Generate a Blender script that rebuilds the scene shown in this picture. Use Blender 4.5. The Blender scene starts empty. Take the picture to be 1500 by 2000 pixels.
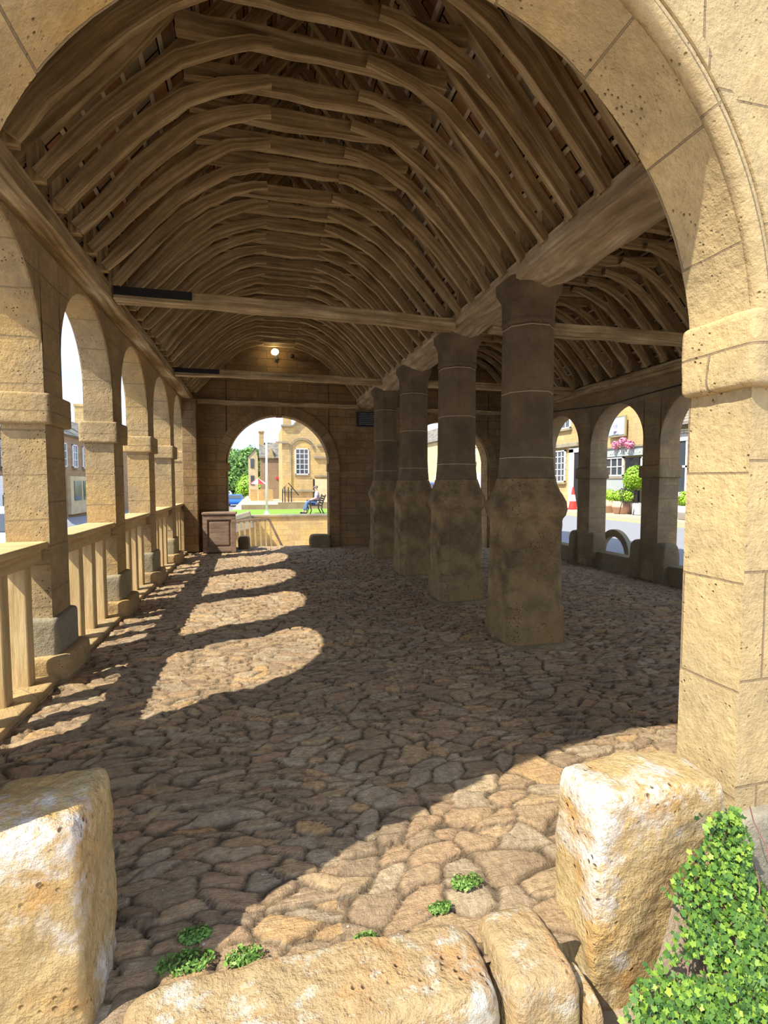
import bpy, bmesh, math, random
import numpy as np
from math import pi, sin, cos, tan, atan2, sqrt, radians
from mathutils import Vector, Matrix
random.seed(7)
S = bpy.context.scene
C = S.collection
# ------------------------------------------------------------------ camera
FPX = 985.0
phi = math.atan(58 / FPX)
th = math.atan(245 / FPX * cos(phi))
cam_d = bpy.data.cameras.new('camera')
cam = bpy.data.objects.new('camera', cam_d)
C.objects.link(cam)
cam_d.sensor_fit = 'VERTICAL'
cam_d.sensor_height = 36
cam_d.lens = FPX / 2000 * 36
cam_d.clip_start = 0.02
cam_d.clip_end = 800
cam.location = (0, 0, 1.6)
cam.rotation_euler = (pi / 2 - phi, 0, -th)
S.camera = cam
# ------------------------------------------------------------------ sky, sun, exposure
SUN_TO = Vector((0.74, 0.375, -1.0)).normalized()
w = bpy.data.worlds.new('sky')
S.world = w
w.use_nodes = True
nt = w.node_tree
nt.nodes.clear()
n_out = nt.nodes.new('ShaderNodeOutputWorld')
n_bg = nt.nodes.new('ShaderNodeBackground')
n_tc = nt.nodes.new('ShaderNodeTexCoord')
n_map = nt.nodes.new('ShaderNodeMapping')
n_map.inputs['Scale'].default_value = (1, 1, 2.6)
n_no = nt.nodes.new('ShaderNodeTexNoise')
n_no.inputs['Scale'].default_value = 3.1
n_no.inputs['Detail'].default_value = 7
n_r = nt.nodes.new('ShaderNodeValToRGB')
n_r.color_ramp.elements[0].position = 0.42
n_r.color_ramp.elements[1].position = 0.64
n_sep = nt.nodes.new('ShaderNodeSeparateXYZ')
n_g = nt.nodes.new('ShaderNodeValToRGB')
n_g.color_ramp.elements[0].position = 0.0
n_g.color_ramp.elements[0].color = (0.50, 0.64, 0.86, 1)
n_g.color_ramp.elements[1].position = 0.75
n_g.color_ramp.elements[1].color = (0.20, 0.36, 0.72, 1)
n_mx = nt.nodes.new('ShaderNodeMix')
n_mx.data_type = 'RGBA'
n_mx.inputs[7].default_value = (0.86, 0.88, 0.92, 1)
L = nt.links.new
L(n_tc.outputs['Generated'], n_map.inputs[0]); L(n_map.outputs[0], n_no.inputs[0]); L(n_no.outputs[0], n_r.inputs[0])
L(n_tc.outputs['Generated'], n_sep.inputs[0]); L(n_sep.outputs[2], n_g.inputs[0])
L(n_r.outputs[0], n_mx.inputs[0]); L(n_g.outputs[0], n_mx.inputs[6]); L(n_mx.outputs[2], n_bg.inputs[0])
n_bg.inputs[1].default_value = 1.5
L(n_bg.outputs[0], n_out.inputs[0])
sun_d = bpy.data.lights.new('sun', 'SUN')
sun_d.energy = 5.6
sun_d.angle = radians(0.55)
sun_d.color = (1.0, 0.93, 0.80)
sun = bpy.data.objects.new('sun', sun_d)
C.objects.link(sun)
sun.location = (-10, -6, 14)
sun.rotation_euler = SUN_TO.to_track_quat('-Z', 'Y').to_euler()
S.view_settings.view_transform = 'Standard'
S.view_settings.look = 'None'
S.view_settings.gamma = 1
S.view_settings.use_curve_mapping = False
S.view_settings.exposure = 0.6


# ------------------------------------------------------------------ numpy noise
def _h(i, j, k, s):
    n = (i * 374761393 + j * 668265263 + k * 2147483647 + s * 974711) & 0xFFFFFFFF
    n = ((n ^ (n >> 13)) * 1274126177) & 0xFFFFFFFF
    n = ((n ^ (n >> 16)) * 2246822519) & 0xFFFFFFFF
    return ((n ^ (n >> 15)) & 0xFFFF) / 65535.0


def vn(p, s=0):
    p = np.asarray(p, float)
    i = np.floor(p).astype(np.int64)
    f = p - i
    f = f * f * (3 - 2 * f)
    r = 0
    for a in (0, 1):
        for b in (0, 1):
            for c in (0, 1):
                wt = (f[:, 0] if a else 1 - f[:, 0]) * (f[:, 1] if b else 1 - f[:, 1]) * (f[:, 2] if c else 1 - f[:, 2])
                r = r + wt * _h(i[:, 0] + a, i[:, 1] + b, i[:, 2] + c, s)
    return r


def fbm(p, s=0, o=4):
    p = np.asarray(p, float)
    r, a, t = 0, 1.0, 0
    for k in range(o):
        r = r + a * (vn(p * 2 ** k, s + k) - .5)
        t += a
        a *= .5
    return r / t


# ------------------------------------------------------------------ materials
MATS = {}


class NT:
    def __init__(s, name, rough=.9, spec=.2):
        s.m = bpy.data.materials.new(name)
        s.m.use_nodes = True
        s.t = s.m.node_tree
        s.b = s.t.nodes['Principled BSDF']
        s.b.inputs['Roughness'].default_value = rough
        s.b.inputs['Specular IOR Level'].default_value = spec
        MATS[name] = s.m

    def n(s, typ, out=0, props=None, **ins):
        nd = s.t.nodes.new('ShaderNode' + typ)
        for k, v in (props or {}).items():
            setattr(nd, k, v)
        for k, v in ins.items():
            key = int(k[1:]) if k[0] == 'i' and k[1:].isdigit() else k.replace('_', ' ')
            if hasattr(v, 'is_output'):
                s.t.links.new(v, nd.inputs[key])
            else:
                nd.inputs[key].default_value = v
        return nd.outputs[out]

    def ramp(s, v, stops):
        nd = s.t.nodes.new('ShaderNodeValToRGB')
        s.t.links.new(v, nd.inputs[0])
        e = nd.color_ramp.elements
        while len(e) < len(stops):
            e.new(.5)
        for q, (p, c) in zip(e, stops):
            q.position = p
            q.color = (c if len(c) == 4 else (*c, 1)) if hasattr(c, '__len__') else (c, c, c, 1)
        return nd.outputs[0]

    def mix(s, f, a, b, mode='MIX'):
        nd = s.t.nodes.new('ShaderNodeMix')
        nd.data_type = 'RGBA'
        nd.blend_type = mode
        for k, v in ((0, f), (6, a), (7, b)):
            if hasattr(v, 'is_output'):
                s.t.links.new(v, nd.inputs[k])
            else:
                nd.inputs[k].default_value = v if k == 0 else (*v, 1)
        return nd.outputs[2]

    def math(s, op, a, b=0.0):
        return s.n('Math', props={'operation': op}, i0=a, i1=b)

    def noise(s, vec, scale, detail=5, rough=.6):
        return s.n('TexNoise', i0=vec, Scale=scale, Detail=detail, Roughness=rough)

    def obj(s):
        return s.n('TexCoord', out=3)

    def uv(s):
        return s.n('TexCoord', out=2)

    def bump(s, h, strength=.5, dist=.02):
        o = s.n('Bump', Strength=strength, Distance=dist, Height=h)
        s.t.links.new(o, s.b.inputs['Normal'])

    def col(s, c):
        s.t.links.new(c, s.b.inputs['Base Color'])


def plain(name, c, rough=.7, metal=0, spec=.3):
    m = NT(name, rough, spec)
    m.b.inputs['Metallic'].default_value = metal
    nz = m.noise(m.obj(), 9, 4)
    m.col(m.mix(nz, tuple(x * .88 for x in c), tuple(min(1, x * 1.1) for x in c)))
    return m.m


def masonry(name, c1, c2, mort, stain, bw=.5, bh=.3, warp=.03, mort_size=.006, pit=1.0, bumpd=.02, orange=None, mortlight=False):
    m = NT(name, .92, .12)
    o, uv = m.obj(), m.uv()
    wn = m.n('TexNoise', out=1, i0=o, Scale=4, Detail=3)
    off = m.n('VectorMath', props={'operation': 'SUBTRACT'}, i0=wn, i1=(.5, .5, .5))
    offs = m.n('VectorMath', props={'operation': 'SCALE'}, i0=off, Scale=warp)
    v = m.n('VectorMath', props={'operation': 'ADD'}, i0=uv, i1=offs)
    bt = m.t.nodes.new('ShaderNodeTexBrick')
    m.t.links.new(v, bt.inputs[0])
    for k, x in (('Color1', (0, 0, 0, 1)), ('Color2', (1, 1, 1, 1)), ('Mortar', (.5, .5, .5, 1)), ('Scale', 1), ('Mortar Size', mort_size),
                 ('Mortar Smooth', .3), ('Brick Width', bw), ('Row Height', bh)):
        bt.inputs[k].default_value = x
    base = m.mix(bt.outputs[0], c1, c2)
    n1 = m.noise(o, 2.2, 8, .65)
    n2 = m.noise(o, 17, 6, .7)
    n3 = m.noise(o, .9, 5, .6)
    base = m.mix(m.ramp(n1, [(.38, 0), (.62, 1)]), base, stain)
    base = m.mix(m.ramp(m.noise(o, 1.3, 6, .7), [(.36, .5), (.55, 0)]), base, tuple(q * .66 for q in stain))
    if orange:
        base = m.mix(m.ramp(n3, [(.5, 0), (.68, .8)]), base, orange)
    base = m.mix(m.ramp(n2, [(.3, 0), (.75, 1)]), m.mix(.35, base, (0.08, .05, .025)), base)
    base = m.mix(bt.outputs[1], base, mort)
    vo = m.n('TexVoronoi', out=0, i0=o, Scale=38)
    pits = m.math('MULTIPLY', m.ramp(vo, [(.0, 1), (.24, 0)]), m.ramp(m.noise(o, 6, 3), [(.5, 0), (.62, pit)]))
    base = m.mix(m.math('MULTIPLY', pits, .6), base, (.06, .04, .02))
    m.col(base)
    h = m.math('ADD', m.math('MULTIPLY', n2, .55), m.math('MULTIPLY', m.noise(o, 60, 3), .2))
    h = m.math('SUBTRACT', h, m.math('MULTIPLY', bt.outputs[1], .0 if mortlight else .55))
    h = m.math('SUBTRACT', h, m.math('MULTIPLY', pits, .6))
    m.bump(h, .95, bumpd * 1.4)
    return m.m


def rockmat(name, a, b, orange, lichen, moss=None, lich=(.55, .66), lscale=3.0):
    m = NT(name, .93, .12)
    o = m.obj()
    n1, n2, n3 = m.noise(o, 3.2, 8, .65), m.noise(o, lscale, 7, .7), m.noise(o, 26, 6, .7)
    base = m.mix(m.ramp(n1, [(.3, 0), (.7, 1)]), a, b)
    base = m.mix(m.ramp(m.noise(o, 5, 4), [(.48, 0), (.66, .85)]), base, orange)
    base = m.mix(m.ramp(n3, [(.3, .45), (.6, 0)]), base, (.10, .07, .03))
    lm = m.math('MULTIPLY', m.ramp(n2, [(lich[0], 0), (lich[1], .95)]), m.ramp(m.noise(o, 24, 6, .75), [(.34, .15), (.52, 1)]))
    base = m.mix(lm, base, lichen)
    base = m.mix(m.ramp(m.noise(o, 1.7, 5, .6), [(.42, .55), (.6, 0)]), base, tuple(q * .62 for q in b))
    if moss:
        z = m.n('SeparateXYZ', out=2, i0=o)
        mk = m.math('MULTIPLY', m.ramp(m.noise(o, 7, 6, .7), [(.45, 0), (.56, 1)]), m.ramp(z, [(.0, 1), (.5, 0)]))
        base = m.mix(mk, base, moss)
    vo = m.n('TexVoronoi', out=0, i0=o, Scale=30)
    pits = m.math('MULTIPLY', m.ramp(vo, [(.0, 1), (.25, 0)]), m.ramp(m.noise(o, 5, 3), [(.52, 0), (.62, 1)]))
    base = m.mix(m.math('MULTIPLY', pits, .5), base, (.08, .06, .03))
    m.col(base)
    h = m.math('ADD', m.math('MULTIPLY', n3, .7), m.math('MULTIPLY', m.noise(o, 80, 4), .25))
    h = m.math('ADD', h, m.math('MULTIPLY', m.noise(o, 11, 5, .7), .9))
    m.bump(m.math('SUBTRACT', h, m.math('MULTIPLY', pits, .9)), .95, .03)
    return m.m


def woodmat(name, dark, mid, light, su=1.1, sv=24):
    m = NT(name, .8, .15)
    uv = m.uv()
    v = m.n('Mapping', i0=uv, Scale=(su, sv, 1))
    rnd = m.n('ObjectInfo', out=5)
    v2 = m.n('VectorMath', props={'operation': 'ADD'}, i0=v, i1=m.n('CombineXYZ', i0=m.math('MULTIPLY', rnd, 37), i1=m.math('MULTIPLY', rnd, 91), i2=0.0))
    g = m.noise(v2, 1.0, 8, .65)
    b = m.noise(m.obj(), 2.5, 5, .6)
    c = m.ramp(g, [(.30, dark), (.50, mid), (.70, light)])
    c = m.mix(m.ramp(b, [(.35, .5), (.65, 0)]), c, dark)
    m.col(c)
    m.bump(m.math('ADD', g, m.math('MULTIPLY', m.noise(m.obj(), 40, 3), .2)), .7, .012)
    return m.m


M = {}
M['wall_in'] = masonry('old_limestone_wall', (.40, .29, .16), (.50, .37, .20), (.30, .23, .14), (.30, .22, .13), .55, .24, orange=(.50, .30, .12))
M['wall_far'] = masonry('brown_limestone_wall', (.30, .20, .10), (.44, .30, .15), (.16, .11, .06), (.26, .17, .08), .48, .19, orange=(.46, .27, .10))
M['wall_near'] = masonry('golden_limestone_ashlar', (.62, .46, .23), (.66, .48, .23), (.26, .19, .11), (.48, .37, .20), .75, .42, .012, .005, 1.1, .016, orange=(.64, .38, .12))
M['wall_side'] = masonry('weathered_golden_limestone', (.54, .39, .19), (.62, .45, .23), (.30, .22, .12), (.42, .31, .17), 1.0, .36, .03, .006, 1.6, orange=(.62, .40, .15))
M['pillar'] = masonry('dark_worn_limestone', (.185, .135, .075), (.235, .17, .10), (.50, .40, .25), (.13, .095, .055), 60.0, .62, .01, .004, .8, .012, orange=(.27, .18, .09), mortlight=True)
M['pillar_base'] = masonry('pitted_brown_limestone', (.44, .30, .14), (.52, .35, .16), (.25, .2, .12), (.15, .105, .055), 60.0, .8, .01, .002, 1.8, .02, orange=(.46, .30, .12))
M['grey_stone'] = masonry('grey_weathered_stone', (.36, .33, .24), (.42, .37, .26), (.25, .2, .14), (.30, .28, .22), 3.0, 3.0, .01, .002, .8, orange=(.5, .38, .16))
M['rock_gold'] = rockmat('golden_lichened_stone', (.52, .36, .15), (.62, .46, .23), (.62, .33, .09), (.78, .76, .73), lich=(.50, .58), lscale=2.1)
M['rock_sill'] = rockmat('orange_mossy_stone', (.46, .34, .18), (.54, .38, .20), (.58, .31, .12), (.62, .60, .52), (.55, .45, .08), lich=(.52, .62), lscale=7)
M['rock_dark'] = rockmat('dull_brown_stone', (.26, .20, .12), (.34, .27, .16), (.34, .24, .12), (.34, .32, .24))
M['oak'] = woodmat('weathered_oak', (.15, .10, .05), (.46, .33, .17), (.80, .63, .38))
M['oak_beam'] = woodmat('pale_weathered_oak', (.19, .135, .075), (.46, .34, .20), (.74, .60, .40), 1.2, 12)
M['oak_dark'] = woodmat('dark_oak', (.03, .025, .02), (.06, .045, .03), (.10, .08, .055))
M['rail'] = woodmat('sun_bleached_rail', (.40, .27, .12), (.58, .42, .20), (.70, .53, .28), 1.5, 20)
M['lath'] = plain('split_lath', (.72, .60, .42))
M['panelwood'] = woodmat('panelled_oak', (.15, .10, .07), (.30, .21, .15), (.40, .29, .21), 2, 18)
M['black'] = plain('black_paint', (.02, .02, .022), .5)
M['white'] = plain('white_paint', (.85, .85, .83), .5)
M['iron'] = plain('dark_iron', (.04, .04, .045), .5, .6)
M['red'] = plain('red_plastic', (.75, .05, .04), .5)
M['pink'] = plain('pink_cloth', (.8, .12, .2), .8)
M['teal'] = plain('teal_cloth', (.08, .42, .45), .8)
M['grey_paint'] = plain('grey_green_paint', (.36, .40, .39), .6)
M['signblue'] = plain('pale_blue_paint', (.42, .68, .80), .6)
M['terracotta'] = plain('weathered_barrel_wood', (.55, .36, .26), .8)
M['zinc'] = plain('zinc', (.55, .58, .6), .5, .3)
M['carblue'] = plain('blue_car_paint', (.02, .13, .55), .25, .2, .6)
M['carwhite'] = plain('white_car_paint', (.78, .8, .83), .25, .1, .6)
M['tyre'] = plain('tyre', (.02, .02, .02), .9)
M['skin'] = plain('skin', (.62, .36, .27), .6)
M['shirt'] = plain('lilac_grey_shirt', (.46, .42, .52), .9)
M['jeans'] = plain('blue_jeans', (.10, .17, .32), .9)
M['hair'] = plain('grey_hair', (.20, .17, .15), .9)
M['shoe'] = plain('dark_shoes', (.03, .03, .04), .6)
M['plaque_text'] = plain('plaque_lettering', (.25, .30, .27), .6)
m = NT('window_glass', .12, .8); m.b.inputs['Base Color'].default_value = (.05, .06, .07, 1); M['glass'] = m.m
m = NT('lit_lamp', .4); m.b.inputs['Base Color'].default_value = (1, .9, .6, 1)
m.b.inputs['Emission Color'].default_value = (1, .82, .45, 1); m.b.inputs['Emission Strength'].default_value = 9; M['lamp'] = m.m


def leafmat(name, a, b, c):
    m = NT(name, .55, .35)
    rnd = m.n('VertexColor', props={'layer_name': 'tint'})
    m.col(m.ramp(rnd, [(.0, a), (.5, b), (1, c)]))
    m.b.inputs['Transmission Weight'].default_value = 0
    return m.m


M['ivy'] = leafmat('ivy_leaves', (.012, .045, .012), (.065, .155, .018), (.26, .38, .035))
M['leaf'] = leafmat('tree_leaves', (.05, .13, .03), (.13, .26, .05), (.26, .42, .09))
M['leaf_bright'] = leafmat('bright_leaves', (.12, .30, .02), (.28, .50, .03), (.50, .68, .08))
M['weed'] = leafmat('weed_leaves', (.04, .12, .02), (.12, .24, .04), (.28, .42, .10))
# roof slates seen from below
m = NT('stone_slates', .95, .1)
uv = m.uv()
bt = m.t.nodes.new('ShaderNodeTexBrick')
m.t.links.new(uv, bt.inputs[0])
for k, x in (('Color1', (0, 0, 0, 1)), ('Color2', (1, 1, 1, 1)), ('Mortar', (.5, .5, .5, 1)), ('Scale', 1), ('Mortar Size', .008), ('Brick Width', .24), ('Row Height', .2)):
    bt.inputs[k].default_value = x
c_ = m.mix(bt.outputs[0], (.28, .13, .05), (.55, .29, .12))
c_ = m.mix(m.ramp(m.noise(m.obj(), 4, 6), [(.45, 0), (.6, 1)]), c_, (.34, .29, .20))
m.col(m.mix(bt.outputs[1], c_, (.02, .015, .01)))
m.bump(m.math('SUBTRACT', m.noise(m.obj(), 20, 5), bt.outputs[1]), .9, .02)
M['slates'] = m.m
m = NT('slate_roof', .9, .1)
bt = m.t.nodes.new('ShaderNodeTexBrick')
m.t.links.new(m.uv(), bt.inputs[0])
for k, x in (('Color1', (.14, .13, .11, 1)), ('Color2', (.30, .27, .22, 1)), ('Mortar', (.05, .05, .04, 1)), ('Scale', 1), ('Mortar Size', .015), ('Brick Width', .35), ('Row Height', .22)):
    bt.inputs[k].default_value = x
m.col(bt.outputs[0]); M['roof'] = m.m
# cobbles
m = NT('worn_cobbles', .8, .22)
o = m.obj()
rnd = m.n('Attribute', props={'attribute_name': 'stone'}, out=2)
gap = m.n('Attribute', props={'attribute_name': 'gap'}, out=2)
c_ = m.ramp(rnd, [(0, (.34, .24, .145)), (.25, (.50, .34, .19)), (.5, (.58, .36, .19)), (.62, (.48, .38, .25)), (.8, (.62, .48, .30)), (1, (.72, .42, .16))])
c_ = m.mix(m.ramp(m.noise(o, 6, 7, .7), [(.35, .0), (.7, .55)]), c_, (.58, .43, .26))
c_ = m.mix(m.ramp(m.noise(o, 30, 5, .7), [(.3, .6), (.6, 0)]), c_, (.13, .09, .055))
c_ = m.mix(m.ramp(m.noise(o, 1.1, 4, .6), [(.35, .35), (.65, 0)]), c_, (.20, .15, .10))
c_ = m.mix(m.ramp(m.noise(o, 55, 2, .5), [(.735, 0), (.76, 1)]), c_, (.7, .66, .58))
c_ = m.mix(gap, c_, (.09, .065, .04))
m.col(c_)
st = m.n('Mapping', i0=o, Scale=(3, 16, 10))
m.bump(m.math('ADD', m.math('MULTIPLY', m.noise(st, 2.0, 6, .65), 1.1), m.math('MULTIPLY', m.noise(o, 45, 5, .7), .7)), .95, .028)
M['cobble'] = m.m


def groundmat(name, a, b, sc=3, bump=.01, patches=None):
    m = NT(name, .95, .1)
    o = m.obj()
    c = m.mix(m.noise(o, sc, 8, .7), a, b)
    if patches:
        c = m.mix(m.ramp(m.noise(o, .35, 3), [(.45, 0), (.6, 1)]), c, patches)
    m.col(c)
    m.bump(m.noise(o, 30, 6, .7), .6, bump)
    return m.m


M['asphalt'] = groundmat('grey_asphalt', (.20, .21, .23), (.27, .27, .29), 9)
M['pave'] = groundmat('tan_paving', (.46, .36, .26), (.56, .45, .33), 2)
M['dirt'] = groundmat('dry_earth', (.28, .21, .14), (.42, .33, .23), 6, .03)
M['grass'] = groundmat('lawn', (.12, .26, .03), (.28, .42, .08), 5, .03)
M['yellowline'] = plain('yellow_road_paint', (.65, .55, .15))
M['cotswold'] = masonry('cotswold_stone', (.58, .41, .18), (.74, .54, .26), (.40, .30, .16), (.54, .40, .20), .5, .24, bumpd=.01, pit=.2, orange=(.74, .50, .16))
M['cotswold_pale'] = masonry('pale_render', (.72, .60, .36), (.76, .64, .40), (.66, .55, .34), (.70, .58, .36), 1.2, .5, bumpd=.005, pit=.0)
M['cotswold_brown'] = masonry('brown_facade_stone', (.34, .22, .13), (.46, .32, .19), (.28, .2, .12), (.40, .29, .18), .5, .24, bumpd=.01, pit=.1)


# ------------------------------------------------------------------ mesh building
class MB:
    def __init__(s):
        s.v, s.f, s.uv, s.mi = [], [], [], []

    def face(s, pts, uvs=None, mi=0):
        i = len(s.v)
        s.v += [tuple(p) for p in pts]
        s.f.append(tuple(range(i, i + len(pts))))
        if uvs is None:
            a, b, c = Vector(pts[0]), Vector(pts[1]), Vector(pts[2])
            n = (b - a).cross(c - a)
            ax = max(range(3), key=lambda k: abs(n[k]))
            q = [(1, 2), (0, 2), (0, 1)][ax]
            uvs = [(p[q[0]], p[q[1]]) for p in pts]
        s.uv.append(list(uvs))
        s.mi.append(mi)

    def box(s, a, b, mi=0, T=None):
        x0, y0, z0 = a
        x1, y1, z1 = b
        P = [Vector(p) for p in ((x0, y0, z0), (x1, y0, z0), (x1, y1, z0), (x0, y1, z0), (x0, y0, z1), (x1, y0, z1), (x1, y1, z1), (x0, y1, z1))]
        if T is not None:
            P = [T @ p for p in P]
        for q in ((0, 3, 2, 1), (4, 5, 6, 7), (0, 1, 5, 4), (1, 2, 6, 5), (2, 3, 7, 6), (3, 0, 4, 7)):
            s.face([P[k] for k in q], mi=mi)

    def loft(s, rings, closed=True, caps=True, uvscale=1, mi=0):
        L = 0
        R0 = rings[len(rings) // 2]
        pers = [(Vector(R0[j]) - Vector(R0[(j + 1) % len(R0)])).length for j in range(len(R0))]
        for k in range(len(rings) - 1):
            A, B = rings[k], rings[k + 1]
            n = len(A)
            step = (Vector(A[0]) - Vector(B[0])).length
            u = 0
            for j in range(n if closed else n - 1):
                j2 = (j + 1) % n
                du = pers[j]
                s.face([A[j], A[j2], B[j2], B[j]], [(L * uvscale, u), (L * uvscale, u + du), ((L + step) * uvscale, u + du), ((L + step) * uvscale, u)], mi)
                u += du
            L += step
        if caps:
            s.face(list(reversed(rings[0])), mi=mi)
            s.face(rings[-1], mi=mi)

    def sweep(s, path, w, h, side, mi=0, jit=0, sd=0):
        """rectangular timber along path; w along 'side', h across; w,h numbers or lists"""
        side = Vector(side).normalized()
        n = len(path)
        rings = []
        r = random.Random(sd)
        for k, p in enumerate(path):
            p = Vector(p)
            t = (Vector(path[min(k + 1, n - 1)]) - Vector(path[max(k - 1, 0)])).normalized()
            up = t.cross(side).normalized()
            ww = (w[k] if hasattr(w, '__len__') else w) / 2
            hh = (h[k] if hasattr(h, '__len__') else h) / 2
            e = [r.uniform(-jit, jit) for _ in range(4)]
            rings.append([p - side * ww - up * (hh + e[0]), p + side * ww - up * (hh + e[1]), p + side * (ww + e[2] * .4) + up * (hh + e[3]), p - side * ww + up * hh])
        s.loft(rings, mi=mi)

    def tube(s, path, r, seg=10, mi=0):
        n = len(path)
        rings = []
        for k, p in enumerate(path):
            p = Vector(p)
            t = (Vector(path[min(k + 1, n - 1)]) - Vector(path[max(k - 1, 0)])).normalized()
            ref = Vector((0, 0, 1)) if abs(t.z) < .9 else Vector((1, 0, 0))
            a = t.cross(ref).normalized()
            b = t.cross(a).normalized()
            rr = r[k] if hasattr(r, '__len__') else r
            rings.append([p + (a * cos(2 * pi * j / seg) + b * sin(2 * pi * j / seg)) * rr for j in range(seg)])
        s.loft(rings, mi=mi)

    def lathe(s, c, prof, seg=20, mi=0):
        rings = [[(c[0] + r * cos(2 * pi * j / seg), c[1] + r * sin(2 * pi * j / seg), c[2] + z) for j in range(seg)] for z, r in prof]
        s.loft(rings, mi=mi)

    def build(s, name, mats, parent=None, smooth=False, bevel=0, merge=True, seg=2):
        me = bpy.data.meshes.new(name)
        me.from_pydata(s.v, [], s.f)
        ul = me.uv_layers.new(name='UVMap')
        ul.data.foreach_set('uv', [c for u in s.uv for q in u for c in q])
        for mm in (mats if isinstance(mats, (list, tuple)) else [mats]):
            me.materials.append(mm)
        me.polygons.foreach_set('material_index', s.mi)
        if merge:
            b = bmesh.new()
            b.from_mesh(me)
            bmesh.ops.remove_doubles(b, verts=b.verts, dist=.0004)
            bmesh.ops.recalc_face_normals(b, faces=b.faces)
            b.to_mesh(me)
            b.free()
        if smooth:
            me.polygons.foreach_set('use_smooth', [True] * len(me.polygons))
        o = bpy.data.objects.new(name, me)
        C.objects.link(o)
        if parent:
            o.parent = parent
        if bevel:
            bv = o.modifiers.new('bevel', 'BEVEL')
            bv.width = bevel
            bv.segments = seg
            bv.limit_method = 'ANGLE'
            bv.angle_limit = radians(35)
        return o


def tag(o, label=None, cat=None, group=None, kind=None):
    if label: o['label'] = label
    if cat: o['category'] = cat
    if group: o['group'] = group
    if kind: o['kind'] = kind
    return o


def empty(name, loc, label, cat, group=None):
    o = bpy.data.objects.new(name, None)
    o.empty_display_size = .1
    C.objects.link(o)
    o.location = loc
    return tag(o, label, cat, group)


def under(parent, mb, name, mat, **k):
    """build mb (world coordinates) as child of parent, keeping its place"""
    o = mb.build(name, mat, parent, **k)
    loc = parent.location
    me = o.data
    me.transform(Matrix.Translation(-loc))
    return o


ORD = ['nearest', 'second', 'third', 'fourth', 'fifth', 'sixth', 'seventh', 'eighth', 'ninth', 'tenth', 'eleventh', 'twelfth', 'thirteenth', 'fourteenth',
       'fifteenth', 'sixteenth', 'seventeenth', 'eighteenth', 'nineteenth', 'twentieth', 'twenty-first', 'twenty-second', 'twenty-third', 'twenty-fourth',
       'twenty-fifth', 'twenty-sixth', 'twenty-seventh', 'twenty-eighth', 'twenty-ninth', 'thirtieth']

# ------------------------------------------------------------------ main measures (metres)
XL, XR = -1.65, 6.95          # inner faces of the side walls
WT = .42                      # wall thickness
WL = .31                      # left arcade, thinner
PX = 2.66                     # line of pillars
YN0, YN1 = 1.50, 1.78         # near wall
YF = 12.6                     # far wall inner face
ZP = 3.66                     # top of wall plates
CX = (.5, 4.82)               # centres of both aisles
HA = 1.92                     # half width at the plate edge
RIDGE = 2.55
ANX, ANZ, ANR = .46, 2.08, 1.31


def floor_z(x):
    return 0.0 if x < 2.4 else -.2 * min(1, (x - 2.4) / 4.4)


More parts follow.
